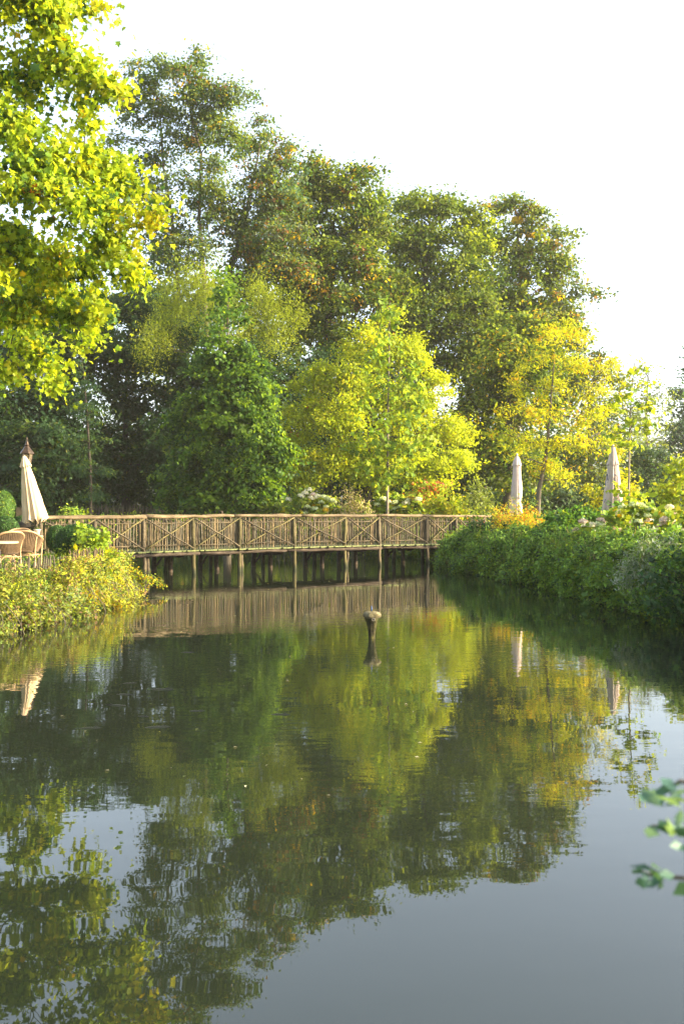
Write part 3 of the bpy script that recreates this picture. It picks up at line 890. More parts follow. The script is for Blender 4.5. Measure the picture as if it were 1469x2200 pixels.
# distinct shrubs on the left bank
shrub('vine_shrub', 'glowing yellow green shrub spilling over the water where the bridge begins', (-5.0, 22.6, gz(-5.3, 22.6)),
      [((-5.42 + dx, 22.4 + dy, z * .80), (.34, .4, r)) for dx, dy, z, r in [(-.45, 0, 1.12, .26), (-.15, .1, 1.05, .28), (.05, .2, .75, .3), (.35, .1, .5, .28), (.5, 0, .22, .22), (-.3, -.5, .9, .3), (.1, -.5, .6, .3), (.35, -.5, .3, .26), (-.6, .3, 1.3, .16)]],
      [(4, (.30, .32, .02)), (3, Y_GRN), (3, YEL), (1, G_LIME), (.8, GOLD)], .06, 4, rc=.2, group=None)
mbt = MB()
tend_roots = empty('bramble_sprays', (-4.9, 22.6, .5), 'thin leafy bramble sprays arching out over the pond from the yellow shrub', 'bramble')
pp = []
for k in range(7):
    a = np.array((-4.9, 22.3 + rng.uniform(-.5, .5), rng.uniform(.3, .7)))
    b = np.array((-4.75 + rng.uniform(.3, .95), 22.2 + rng.uniform(-.6, .8), rng.uniform(.03, .3)))
    pts = limb(mbt, a - (-4.9, 22.6, .5), b - (-4.9, 22.6, .5), .006, .003, 4, 8, .3)
    for p in pts[2:]:
        for j in range(16): pp.append(p + rng.normal(size=3) * .05)
link('stem', mbt.mesh('stem', M['bark']), None, tend_roots)['kind'] = 'stuff'
pp = np.array(pp)
link('foliage', leaves_mesh('foliage', pp, rng.normal(size=pp.shape) + (.3, -.3, .7), .05, palette([(2, Y_GRN), (2, OLIVE), (1, GOLD)], len(pp)), M['shrub_leaf']), None, tend_roots)

# clipped box
PAL_BOX = [(4, (.022, .055, .012)), (3, (.035, .085, .016)), (1.5, (.06, .12, .02))]


def box_ball(label, px, py, rpx, rpz, Y, pal=PAL_BOX, group='clipped box balls by the terrace'):
    c, r = plob([(px, py, rpx, rpz, 0)], Y)[0]
    n = int(PI * r[0] * r[2] * 7 / (.035 ** 2 * .42))
    d = sphere_dirs(n, .5)
    P = c + d * r * (1 + rng.normal(0, .018, n) + .02 * np.sin(d[:, 0] * 9) * np.cos(d[:, 2] * 8))[:, None] * rng.uniform(.93, 1.0, n)[:, None]
    b = np.array((c[0], c[1], gz(c[0], c[1])))
    root = empty('boxwood_ball', b, label, 'topiary', group)
    link('foliage', leaves_mesh('foliage', P - b, d * .8 + rng.normal(size=(n, 3)) * .45, .035 * np.exp(rng.normal(0, .2, n)), palette(pal, n, None, 0, .22), M['box_leaf'], KITE, .1), None, root)
    mb = MB()
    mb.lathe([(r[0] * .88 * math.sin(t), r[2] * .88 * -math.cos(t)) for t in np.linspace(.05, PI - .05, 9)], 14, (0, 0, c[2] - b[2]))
    link('shade_core', mb.mesh('shade_core', M['bark_dark'], True), None, root)  # solid dark core standing in for the shade behind the outer leaves
    mb = MB(); mb.tube([(0, 0, -.1), (0, 0, c[2] - b[2])], .03, 6); mb.build('stem', M['bark'], root)
    return root


box_ball('large dark clipped box ball half overgrown by a bright climber', 172, 1170, 54, 46, 22.5)
box_ball('small dark box ball beside the large one, near the bridge rail', 124, 1157, 24, 29, 24.5)
box_ball('tall light green clipped dome behind the folded parasol', 8, 1100, 27, 46, 27.5, [(3, (.05, .11, .016)), (3, (.08, .15, .02)), (.15, YEL)])
box_ball('low dark box mound behind the terrace table under the parasol hem', 62, 1130, 40, 24, 27)
box_ball('low dark box mound behind the left wicker chair', 12, 1136, 30, 28, 26)
c0 = plob([(205, 1150, 34, 30, -.2), (222, 1175, 26, 34, -.1), (190, 1140, 30, 16, 0), (232, 1200, 22, 26, 0), (205, 1190, 24, 24, -.4)], 22.0, depth=.35)
shrub('climbing_vine', 'bright yellow green climber draped over one side of the large box ball', (c0[1][0][0], 22.2, gz(c0[1][0][0], 22.2)), c0,
      [(3, (.14, .22, .02)), (3, (.20, .27, .02)), (1.5, Y_GRN), (.4, YEL)], .075, 2.6, cat='climber', rc=.16, shape=ROUND, stems=8)
c0 = plob([(105, 1215, 60, 14, 0), (150, 1218, 50, 16, -.3), (60, 1190, 60, 8, 1.5), (118, 1195, 34, 18, 1.5)], 20.5, depth=.5)
shrub('terrace_grass', None, (-6, 21, 0), c0 + [((-6.2, 23, .66), (1.2, 1.5, .1)), ((-8, 24, .66), (1.5, 2, .08)), ((-7, 21, .66), (1.2, 2, .06))], [(3, (.10, .19, .02)), (2, G_LIME), (1, G_LITE)], .07, 3, shape=LONG, kind='stuff', droop=-1.5)

# right bank
RB = [(8.0, 6.5, 1.3), (7.1, 10.5, 1.3), (6.45, 13.5, 1.35), (5.95, 16.2, 1.38), (5.6, 18.5, 1.28), (5.4, 21, 1.2), (5.2, 23.6, 1.2), (4.85, 26, 1.2), (4.4, 28.5, 1.18), (3.8, 31, 1.15), (3.55, 33, 1.05)]
lobR = []
for x, y, h in along(RB, 170):
    for row in range(5):
        off = (-.22, -.28, -.12, .3, .9)[row] + rng.uniform(-.15, .15)
        hh = h * (1 + .10 * math.sin(y * 2.1) + .07 * math.sin(y * 5.3 + 1))
        z = (.14, .42, .72, .90, .9)[row] * hh + rng.uniform(-.12, .12)
        off += .10 * math.sin(y * 3.1 + row)
        rr = rng.uniform(.16, .36)
        lobR.append(((x + off, y, z), (rr, rr * 1.2, rr * .85)))
PAL_RB = [(3, (.08, .16, .03)), (4, (.12, .22, .03)), (3, (.17, .27, .035)), (1, (.03, .06, .03)), (.8, (.13, .20, .025)), (.3, OLIVE), (.12, Y_GRN)]
shrub('bank_undergrowth', None, (5, 20, 0), lobR, PAL_RB, .072, 2.7, lpc=22, rc=.14, kind='stuff', jit=.28, sub=.35, rough=.25, coherent=.7)
lobB = []
for x, y, h in along([(7.2, 10, 1.25), (6.8, 18, 1.1), (6.6, 24, 1.0), (5.6, 30, 1.0), (5.0, 34, .95)], 60):
    for off in (0, .9, 1.9):
        lobB.append(((x + off + rng.uniform(-.3, .3), y, h * .8 + .12 * off + rng.uniform(-.1, .1)), (.45, .5, .3)))
shrub('garden_undergrowth', None, (7, 22, 0), lobB, [(3, G_MID), (3, G_LITE), (2, (.13, .20, .025)), (1, Y_GRN)], .085, 2.2, lpc=22, rc=.22, kind='stuff')

sp = []
for x, y, h in along(RB, 60):
    b0 = np.array((x + rng.uniform(-.3, .8), y, h * rng.uniform(.75, .95)))
    tip = b0 + (rng.normal(0, .1), rng.normal(0, .1), rng.uniform(.15, .42))
    for j in range(30):
        t = rng.random()
        sp.append(b0 * (1 - t) + tip * t + rng.normal(size=3) * .05 * (1.1 - t))
sp = np.array(sp)
tag(link('bank_sprays_foliage', leaves_mesh('bank_sprays_foliage', sp, rng.normal(size=sp.shape) + (0, 0, .5), .065, palette([(2, G_LITE), (2, (.14, .26, .03)), (1, G_LIME)], len(sp)), M['shrub_leaf'], KITE, -.5)), kind='stuff')
c0 = plob([(1360, 1205, 44, 36, .4), (1420, 1190, 50, 34, .2), (1345, 1245, 34, 36, 0), (1400, 1240, 50, 40, -.2), (1460, 1200, 40, 40, 0), (1390, 1185, 26, 26, .2), (1440, 1260, 44, 34, -.4)], 17.6, depth=.4)
shrub('silver_shrub', 'grey green shrub with fine feathery silvery shoots leaning over the bank', (c0[3][0][0] + .3, 18, gz(6, 18)), c0,
      [(4, (.22, .27, .19)), (3, (.15, .21, .13)), (2, (.30, .33, .26)), (1, (.08, .14, .04))], .06, 3.6, rc=.15, flat=1.3, shape=LONG, rough=.2, droop=-1.6, stems=20)
c0 = plob([(1440, 1290, 40, 34, 0), (1480, 1260, 40, 50, 0), (1415, 1255, 30, 24, .2), (1490, 1180, 40, 34, .4), (1460, 1320, 34, 22, -.2), (1395, 1290, 24, 20, .1)], 15.8, depth=.4)
shrub('laurel_shrub', 'dense dark green shrub hanging to the water, nearest of the bank', (c0[1][0][0] + .2, 16.3, gz(6.4, 16.3)), c0,
      [(4, (.022, .06, .016)), (3, (.035, .09, .02)), (1, (.06, .13, .025))], .08, 4, rc=.18, stems=14, droop=1.2)
c0 = plob([(1195, 1130, 34, 32, 0), (1230, 1118, 34, 24, .3), (1175, 1150, 30, 20, -.2), (1215, 1150, 40, 18, -.3), (1262, 1105, 30, 16, .6), (1315, 1098, 24, 22, .3), (1285, 1112, 30, 18, .4)], 25.5, depth=.6)
shrub('vine_mound', 'bright green vine heap between the golden shrub and the hydrangeas', (c0[0][0][0], 25.8, gz(6, 25.8)), c0, [(4, (.07, .16, .02)), (3, (.11, .22, .025)), (1.5, (.035, .09, .02)), (.5, G_LIME)], .075, 4, rc=.2, shape=ROUND)
c0 = plob([(1075, 1112, 26, 22, 0), (1102, 1108, 26, 24, .3), (1130, 1108, 24, 24, 0), (1098, 1125, 40, 24, -.3), (1120, 1130, 30, 14, -.2), (1150, 1125, 20, 20, .2)], 30, depth=.6)
shrub('golden_shrub', 'orange and yellow bushy perennial between the bridge end and the leaning rowan', (c0[1][0][0], 30.3, gz(5.5, 30.3)), c0, [(3, GOLD), (3, YEL), (2, (.30, .30, .03)), (1, (.12, .19, .03)), (1, ORG)], .085, 3.6, rc=.22, shape=LONG, flat=1.2, rough=.2, droop=-1.4)
c0 = plob([(1055, 1128, 34, 18, 0), (1030, 1135, 30, 16, 0), (1080, 1145, 40, 12, -.4)], 30.5, depth=.6)
shrub('holly_shrub', 'dark low shrub covering the far end of the bridge rail', (c0[0][0][0], 30.7, gz(4.6, 30.7)), c0, [(3, (.03, .07, .02)), (2, (.05, .11, .02)), (.2, ORG)], .08, 4, rc=.2)
c0 = plob([(1440, 1030, 28, 40, 0), (1470, 1010, 30, 40, .2), (1425, 1065, 30, 26, 0), (1465, 1070, 40, 36, -.2), (1440, 1100, 44, 20, 0)], 24, depth=.6)
shrub('yellow_shrub', 'tall yellow green shrub at the edge behind the hydrangeas', (c0[1][0][0], 24.3, gz(8, 24.3)), c0, [(3, Y_GRN), (3, (.30, .31, .02)), (2, G_LIME), (1, G_LITE)], .11, 3, rc=.25, rough=.16)
c0 = plob([(1330, 1010, 20, 26, .4), (1338, 1045, 30, 30, .2), (1270, 1060, 20, 30, .2), (1345, 1080, 34, 24, 0), (1285, 1082, 26, 14, .3), (1320, 975, 9, 14, .4)], 28, depth=.5)
shrub('yellow_climber', 'golden leaved climber wrapped round behind the lettered parasol', (c0[1][0][0], 28.3, gz(8, 28.3)), c0, [(3, YEL), (3, (.34, .32, .015)), (1, G_LIME)], .1, 2.6, rc=.22, cat='climber', rough=.18)

gb = []
for x, y, h in along(RB, 90):
    c_ = np.array((x + rng.uniform(-.45, .5), y, rng.uniform(.1, .8) * h))
    k_ = 34
    gb.append(c_ + np.stack([rng.normal(0, .09, k_), rng.normal(0, .09, k_), rng.uniform(0, .5, k_)], 1))
gb = np.concatenate(gb)
tag(link('bank_grass', leaves_mesh('bank_grass', gb, rng.normal(size=gb.shape) * (1, 1, .25), .2, palette([(2, (.16, .26, .04)), (2, (.10, .18, .04)), (1, (.26, .24, .10))], len(gb)), M['shrub_leaf'], (np.array([(0, -.5, 0), (.035, 0, .02), (0, .6, -.12), (-.035, 0, .02)]), [(0, 1, 2), (0, 2, 3)]), -3.5)), kind='stuff')
# bare stems and dead wood hanging at the waterline of both banks
dw = MB()
for path, sg in ((LB, 1), (RB, -1)):
    for x, y, h in along(path, 170):
        a = np.array((x - sg * .05 + rng.normal(0, .08), y, rng.uniform(.2, .55)))
        b_ = a + (sg * rng.uniform(.0, .25), rng.normal(0, .15), -a[2] - .03)
        dw.tube([a, (a + b_) / 2 + (sg * .05, 0, 0), b_], .006, 4)
tag(dw.build('bank_roots_undergrowth', M['bark']), kind='stuff')

# hydrangeas with their flower heads
head_meshes = []
for v, pal in enumerate([[(3, (.74, .70, .55)), (1, (.66, .66, .40))], [(3, (.72, .60, .50)), (1, (.60, .42, .34))], [(3, (.52, .60, .26)), (2, (.66, .70, .42))]]):
    n = 170
    d = nrm(rng.normal(size=(n, 3))); d[:, 2] = np.abs(d[:, 2]) - .3 * (rng.random(n) < .4)
    head_meshes.append(leaves_mesh('flower_head', d * (1, 1, .72) * rng.uniform(.8, 1.03, (n, 1)), d + rng.normal(size=(n, 3)) * .3, .34, palette(pal, n, None, 0, .12), M['petal'], ROUND, 0))


def hydrangea(label, Y, base_px, lobes, heads, pal, hr=.105, leaf=.12):
    base = ground_pt(base_px, Y)
    r = shrub('hydrangea', label, base, plob(lobes, Y, depth=.5, dj=.2), pal, leaf, 3.4, cat='hydrangea', rc=.2, shape=ROUND, group='hydrangeas in flower')
    for h in heads:
        p = W(h[0], h[1], Y - .45 + rng.uniform(-.15, .15))
        s = hr * rng.uniform(.85, 1.2)
        link('flower_head', head_meshes[h[2]], None, r, loc=tuple(p - base), rot=(rng.uniform(-.3, .3), rng.uniform(-.3, .3), rng.uniform(0, 6)), scale=(s, s, s * .95))
    return r


PAL_HY = [(3, (.12, .20, .02)), (3, G_LIME), (2, Y_GRN), (1.2, G_LITE), (.8, YEL), (.4, GOLD)]
hydrangea('front hydrangea with creamy pink flower heads and yellowing leaves beside the sapling stem', 23.5, 1290,
          [(1255, 1145, 28, 20), (1290, 1140, 34, 26), (1320, 1135, 34, 30), (1340, 1150, 28, 20), (1300, 1165, 44, 14), (1325, 1108, 20, 14)],
          [(1252, 1122, 1), (1257, 1131, 0), (1269, 1129, 0), (1238, 1140, 1), (1275, 1142, 0), (1294, 1137, 0), (1315, 1138, 1), (1330, 1141, 1), (1349, 1154, 0), (1288, 1127, 2), (1332, 1102, 0), (1252, 1156, 0), (1290, 1119, 1)], PAL_HY)
hydrangea('hydrangea with greenish white heads held high behind the silver shrub', 22.5, 1385,
          [(1375, 1110, 30, 22), (1405, 1112, 30, 24), (1380, 1140, 36, 24), (1345, 1095, 20, 16), (1410, 1145, 30, 20)],
          [(1336, 1090, 2), (1361, 1085, 2), (1377, 1086, 2), (1385, 1094, 2), (1397, 1096, 2), (1403, 1101, 0), (1412, 1100, 0), (1391, 1108, 2), (1393, 1121, 1), (1380, 1135, 0), (1364, 1107, 2), (1371, 1121, 2)], PAL_HY)
hydrangea('hydrangea with fading pinkish heads at the edge under the yellow shrub', 21, 1450,
          [(1430, 1115, 24, 22), (1450, 1130, 30, 24), (1475, 1140, 30, 26), (1420, 1140, 26, 20), (1440, 1155, 30, 14)],
          [(1437, 1090, 0), (1439, 1112, 0), (1444, 1123, 1), (1418, 1129, 1), (1428, 1125, 1), (1426, 1118, 1), (1446, 1108, 1), (1468, 1143, 0), (1466, 1153, 1), (1403, 1140, 2)], PAL_HY)
hydrangea('white hydrangea beyond the bridge beside the dark column tree', 42, 670,
          [(650, 1080, 30, 22), (690, 1085, 34, 20), (640, 1100, 40, 14), (710, 1100, 44, 14), (665, 1062, 20, 12)],
          [(655, 1060, 0), (663, 1053, 0), (672, 1063, 1), (647, 1066, 0), (652, 1073, 0), (680, 1068, 0), (668, 1070, 0), (620, 1073, 0), (695, 1067, 2), (704, 1073, 2), (690, 1080, 2), (660, 1090, 2), (675, 1094, 2), (715, 1078, 2), (700, 1090, 2), (655, 1103, 2)], PAL_HY, .16, .16)
hydrangea('pale hydrangea beyond the bridge beside the young centre tree', 42, 860,
          [(850, 1085, 34, 20), (880, 1085, 30, 20), (820, 1090, 30, 18), (860, 1100, 50, 12)],
          [(823, 1073, 2), (833, 1078, 0), (848, 1080, 2), (856, 1090, 2), (872, 1082, 0), (878, 1075, 0), (890, 1073, 0), (897, 1074, 0), (865, 1094, 2), (843, 1094, 2), (810, 1085, 2)], PAL_HY, .16, .16)


def far_shrub(label, px, Y, lobes, pal, leaf=.14, **k):
    return shrub('garden_shrub', label, ground_pt(px, Y), plob(lobes, Y, depth=.7, dj=.3), pal, leaf, 3.4, rc=.3, group='shrubs in the border beyond the bridge', **k)


far_shrub('feathery beige ornamental grass clump beyond the bridge rail', 762, 41.5, [(760, 1075, 26, 24), (745, 1092, 22, 18), (780, 1092, 24, 18)], [(3, (.36, .29, .15)), (2, (.26, .24, .08)), (1, Y_GRN)], shape=LONG, flat=1.4, droop=-2)
far_shrub('golden yellow bush right of the pale hydrangea beyond the bridge', 945, 41, [(930, 1085, 34, 24), (965, 1078, 30, 28), (990, 1092, 30, 18), (950, 1100, 50, 14)], [(3, (.34, .32, .02)), (3, Y_GRN), (2, G_LIME), (1, YEL)])
far_shrub('green bush with pale tips near the bridge end beyond the rail', 1020, 40, [(1015, 1085, 30, 26), (1022, 1050, 18, 26), (1040, 1095, 26, 16)], [(3, (.18, .22, .06)), (2, G_LITE), (1, G_LIME)], shape=LONG)
far_shrub('low olive bush left of the white hydrangea beyond the bridge', 600, 43, [(595, 1095, 34, 18), (560, 1100, 30, 14), (625, 1090, 26, 20)], [(3, G_MID), (2, G_LITE), (1, OLIVE)])
far_shrub('red tipped spindle bush under the lime maple', 930, 43, [(905, 1058, 30, 16), (940, 1052, 24, 14), (890, 1070, 24, 14)], [(2, ORG), (2, RED), (3, Y_GRN), (3, G_LIME)])
far_shrub('bright green leaning sprig beyond the left part of the bridge', 160, 38, [(155, 1098, 12, 6), (166, 1104, 12, 6), (178, 1110, 12, 6)], [(1, G_LIME), (1, (.14, .24, .03))], leaf=.09)
# understorey of the wood and the far border: one mass
lb = []
for k in range(60):
    px = -260 + k * 33
    for y_, r_ in ((1085, 40), (1115, 34)):
        lb.append((px + rng.uniform(-10, 10), y_ + rng.uniform(-12, 12), 40, r_, rng.uniform(-1, 1)))
shrub('wood_undergrowth', None, (0, 57, 1), plob(lb, 58, depth=1.4), [(4, G_DARK), (3, (.03, .065, .02)), (2, G_MID)], .2, 3, lpc=30, rc=.55, kind='stuff')
lb = []
for k in range(48):
    px = -120 + k * 32
    lb.append((px + rng.uniform(-10, 10), 1118 + rng.uniform(-3, 6), 40, 12, rng.uniform(-1, 1)))
shrub('border_ground_cover', None, (0, 46, 1), plob(lb, 46.5, depth=1.2), [(3, (.05, .11, .02)), (3, G_LITE), (1, G_LIME)], .12, 3, lpc=24, rc=.3, kind='stuff')
# grass of the meadow and lawns
n = 60000
gxp = rng.uniform(-16, 20, n); gyp = rng.uniform(9, 56, n)
dd = pond_dist(gxp, gyp); ok = dd > .3
gxp, gyp = gxp[ok], gyp[ok]
gP = np.stack([gxp, gyp, ground_h(gxp, gyp) + .04], 1)
tag(link('lawn_grass', leaves_mesh('lawn_grass', gP, rng.normal(size=gP.shape) * (1, 1, .2), .13 * np.exp(rng.normal(0, .3, len(gP))), palette([(3, (.06, .13, .02)), (2, G_LITE), (1, G_LIME)], len(gP), None, 0), M['shrub_leaf'], LONG, -3)), kind='stuff')
# overhanging plants on the far shore under the bridge
lb = []
for x, y, h in along([(4.0, 35.5, .8), (3.4, 38.6, .8), (1.6, 41.8, .8), (-1, 43.8, .7), (-6, 44.8, .7), (-11, 43.3, .7), (-12.2, 38, .7), (-9.8, 32, .7), (-7.4, 28.6, .7)], 90):
    for row in range(2):
        rr = rng.uniform(.3, .5)
        lb.append(((x, y, h * (.35, .8)[row]), (rr, rr, rr * .8)))
shrub('far_shore_undergrowth', None, (-2, 43, 0), lb, [(3, G_MID), (3, (.06, .12, .02)), (2, G_LITE), (.6, G_LIME)], .11, 3, lpc=24, rc=.25, kind='stuff')

# ------------------------------------------------------------------ the footbridge
BA = np.array((-8.15, 26.55)); BB = np.array((5.55, 37.03))
BL = float(np.linalg.norm(BB - BA)); bu = (BB - BA) / BL; bn = np.array((-bu[1], bu[0])); BW = 1.75
brot = math.atan2(bu[1], bu[0])
bridge = empty('footbridge', (BA[0], BA[1], 0), 'long rustic wooden footbridge with crossed braces and chestnut pickets over the pond', 'bridge', rz=brot)


def at_px(px):
    """distance along the bridge where the near rail shows at this pixel column"""
    k = (px - CX) / F
    # BA.x + t*bu.x = k*(BA.y + t*bu.y)
    return (k * BA[1] - BA[0]) / (bu[0] - k * bu[1])


def hump(t):
    return .05 * math.sin(PI * min(max(t / BL, 0), 1))


DZ = .66
posts = [at_px(p) for p in (88, 204, 309, 415, 515, 631, 742, 814, 916, 979, 1040)]


def rail_log(p0, p1, r0, r1, mat, name, sides=8, seg=5, wob=.012):
    p0, p1 = np.array(p0, float), np.array(p1, float)
    mb = MB()
    pts = [p0 + (p1 - p0) * i / seg + rng.normal(size=3) * wob * (0 < i < seg) - p0 for i in range(seg + 1)]
    mb.tube(pts, [(r0 + (r1 - r0) * i / seg) * rng.uniform(.93, 1.07) for i in range(seg + 1)], sides)
    return mb.build(name, M[mat], bridge, True, loc=tuple(p0))


for side, y0 in ((0, 0.0), (1, BW)):
    for i, t in enumerate(posts):
        if side and i % 1: continue
        g = -.5
        rail_log((t + rng.uniform(-.03, .03), y0 + (-.03 if not side else .03), g), (t, y0, DZ + .95 + hump(t)), .068, .052, 'moss_log' if side == 0 and 3 <= i <= 6 else 'old_log', 'post')
    for a, b in zip(posts[:-1], posts[1:]):
        yb = y0 - .06 if side == 0 else y0 + .06
        rail_log((a + .04, yb, DZ + .93 + hump(a)), (b - .02, yb, DZ + .06 + hump(b)), .026, .021, 'old_log', 'brace', 6)
        rail_log((a + .04, yb + .03, DZ + .06 + hump(a)), (b - .02, yb + .03, DZ + .93 + hump(b)), .024, .020, 'moss_log', 'brace', 6)
    k = 0
    cuts = [posts[0] - .25, posts[2] + .1, posts[4] - .2, posts[5] + .3, posts[7] - .1, posts[-1] + .2]
    for a, b in zip(cuts[:-1], cuts[1:]):
        rail_log((a, y0, DZ + 1.0 + hump(a)), (b + .15, y0 + rng.uniform(-.015, .015), DZ + .99 + hump(b)), .052, .042, 'log', 'rail', 10, 8)
        rail_log((a, y0 + .045, DZ + .16 + hump(a)), (b, y0 + .045, DZ + .16 + hump(b)), .016, .016, 'old_log', 'lower_rail', 6)
        rail_log((a, y0 + .045, DZ + .80 + hump(a)), (b, y0 + .045, DZ + .80 + hump(b)), .013, .013, 'old_log', 'lower_rail', 6)
# pickets
pick = []
for v in range(8):
    mb = MB()
    h = .90 * rng.uniform(.95, 1.03)
    r = rng.uniform(.018, .025)
    lean = rng.normal(size=2) * .012
    mb.tube([(0, 0, 0), (lean[0], lean[1], h * .4), (lean[0] * .3, lean[1] * .5, h * .8), (0, 0, h * .95), (0, 0, h)], [r, r * 1.05, r * .95, r * .9, .004], 5)
    pick.append(mb.mesh('picket', M['picket'] if v % 3 else M['picket_grey']))
stuff_pick = MB()
n_ind = 0
for side, y0, sp in ((0, .045, .083), (1, BW - .045, .088)):
    t = posts[0] - .1
    while t < posts[-1] + .1:
        loc = (t + rng.normal(0, .009), y0 + .03 * (1 - 2 * side) + rng.normal(0, .006), DZ + (.015 if side == 0 else .06) + hump(t))
        if n_ind < 296:
            link('picket', pick[rng.integers(8)], None, bridge, loc=loc, rot=(rng.normal(0, .012), rng.normal(0, .018), rng.uniform(0, 6)), scale=(rng.uniform(.8, 1.2), rng.uniform(.8, 1.2), rng.uniform(.93, 1.03)))
            n_ind += 1
        else:
            stuff_pick.tube([loc, np.array(loc) + (0, 0, .86), np.array(loc) + (0, 0, .9)], [.02, .018, .004], 5)
        t += sp * rng.uniform(.85, 1.15)
stuff_pick.build('picket_row', M['picket'], bridge)['kind'] = 'stuff'
# deck planks, beams, piles
plk = []
for v in range(4):
    mb = MB(); mb.box((0, 0, 0), (.135, BW + .2 + .03 * v, .035)); plk.append(mb.mesh('deck_plank', M['plank']))
t = posts[0] - .4
while t < posts[-1] + .6:
    link('deck_plank', plk[rng.integers(4)], None, bridge, loc=(t, BW / 2 + rng.uniform(-.03, .03), DZ - .018 + hump(t)), rot=(0, rng.normal(0, .01), rng.normal(0, .006)))
    t += .146
for y0 in (-.02, BW * .5, BW + .02):
    cuts = [posts[0] - .3, posts[3] + .2, posts[5] - .3, posts[7] + .1, posts[8] + .1, posts[-1] + .4]
    for i, (a, b) in enumerate(zip(cuts[:-1], cuts[1:])):
        rail_log((a, y0 + (.02 if i % 2 else 0), DZ - .10 + hump(a)), (b, y0, DZ - .10 + hump(b)), .06, .055, 'beam', 'beam', 8)
for i, t in enumerate(posts[1:-2]):
    for y0, dt in ((.10, .15), (BW * .55, -.25), (BW - .05, -.42)) if i % 2 else ((BW * .55, -.25), (BW - .05, -.42)):
        rail_log((t + dt, y0, -.5), (t + dt + rng.uniform(-.03, .03), y0, DZ - .1 + hump(t)), .085 if y0 > .2 else .055, .07 if y0 > .2 else .05, 'beam' if y0 > .2 else 'old_log', 'pile', 7)
    rail_log((t - .42, BW - .1, .15), (t - .05, BW - .1, DZ - .12 + hump(t)), .035, .03, 'beam', 'pile_brace', 6)
    rail_log((t - .5, BW * .55, DZ - .17), (t + .2, BW * .55, DZ - .17), .05, .05, 'beam', 'cross_beam', 7)
# stone abutment at the far end
ab = empty('stone_abutment', (3.75, 32.4, 0), 'worn grey stone block showing at the waterline under the bank by the bridge end', 'stone block')
mb = MB()
mb.box((0, 0, .05), (.55, .5, .42), .3); me = mb.mesh('block', M['stone'])
link('block', me, None, ab, loc=(-.15, 0, 0))
mb = MB(); mb.box((0, 0, 0), (.75, .55, .2), .3); link('block', mb.mesh('block', M['stone']), None, ab, loc=(-.2, .05, .37))

# ------------------------------------------------------------------ fences
def paling(label, a, b, n, h, mat, rad=.018, group=None, zfun=None, lean=.05):
    a = np.array(a, float); b = np.array(b, float)
    base = np.array((a[0], a[1], gz(a[0], a[1])))
    root = empty('paling_fence', base, label, 'fence', group)
    ms = []
    for v in range(4):
        mb = MB(); mb.tube([(0, 0, -.1), (rng.normal(0, .01), 0, h * .5), (0, 0, h * .94), (0, 0, h)], [rad, rad, rad * .9, .003], 5)
        ms.append(mb.mesh('picket', M[mat]))
    for i in range(n):
        p = a + (b - a) * (i + rng.uniform(-.15, .15)) / n
        link('picket', ms[rng.integers(4)], None, root, loc=(p[0] - base[0], p[1] - base[1], gz(p[0], p[1]) - base[2]), rot=(rng.normal(0, lean), rng.normal(0, lean), 0), scale=(1, 1, rng.uniform(.9, 1.06)))
    for z in (.25, .8):
        mb = MB()
        pts = [(a + (b - a) * t) for t in np.linspace(0, 1, 12)]
        mb.tube([(p[0] - base[0], p[1] - base[1] + rad, gz(p[0], p[1]) - base[2] + h * z) for p in pts], .004 if h < 1 else .012, 4)
        mb.build('fence_wire', M['old_log'], root)
    return root


pa, pb = ground_pt(172, 50)[:2], ground_pt(392, 50)[:2]
paling('weathered paling fence before the dark wood, left stretch', pa, pb, 68, 1.22, 'picket_grey', .022)
pa, pb = ground_pt(470, 50)[:2], ground_pt(585, 50)[:2]
paling('sunlit paling fence stretch beyond the column shaped tree', pa, pb, 36, 1.2, 'picket', .022)
paling('low picket fence half buried in creeper at the terrace edge below the chairs', (-6.0, 15.5), (-5.35, 19.2), 34, .42, 'picket_grey', .02, lean=.09)
paling('short picket fence at the foot of the large box ball', (-5.35, 19.5), (-5.1, 21.3), 20, .48, 'picket', .02, lean=.06)
pr = paling('grey paling showing through the bank greenery below the vine heap', (5.18, 20.3), (5.3, 18.9), 12, .95, 'picket_grey', .03, lean=.03)

# ------------------------------------------------------------------ parasols
def canopy_mesh(prof, folds, amp, seed, mat, sides=72, hem=.06):
    """folded canopy: prof = [(t, radius, z)], deep pleats that grow downwards"""
    r0 = np.random.default_rng(seed)
    ph = r0.uniform(0, 2 * PI, 3)
    mb = MB()
    vs, fs = [], []
    n = len(prof)
    for i, (r, z) in enumerate(prof):
        t = i / (n - 1)
        for k in range(sides):
            a = 2 * PI * k / sides
            w = 1.5 * (abs(math.sin(.5 * folds * a + ph[0] + .5 * t)) - .55) + .35 * math.sin((folds * 2 - 1) * a + ph[1] + 2.2 * t) + .25 * math.sin(3 * a + ph[2] + t) + .10 * math.sin(23 * t + 4 * a)
            rr = r * (1 + amp * (0.35 + .65 * t) * w)
            zz = z + (hem * w if i == n - 1 else (hem * .5 * w if i == n - 2 else 0))
            vs.append((rr * math.cos(a), rr * math.sin(a), zz))
    for i in range(n - 1):
        for k in range(sides):
            a, b = i * sides + k, i * sides + (k + 1) % sides
            fs.append((a, b, b + sides, a + sides))
    mb.add(vs, fs)
    return mb.mesh('canopy', mat, True)


def smooth_prof(pts, n=22):
    p = np.array(pts, float)
    t = np.linspace(0, 1, n)
    s = np.linspace(0, 1, len(p))
    return [(float(np.interp(x, s, p[:, 0])), float(np.interp(x, s, p[:, 1]))) for x in t]


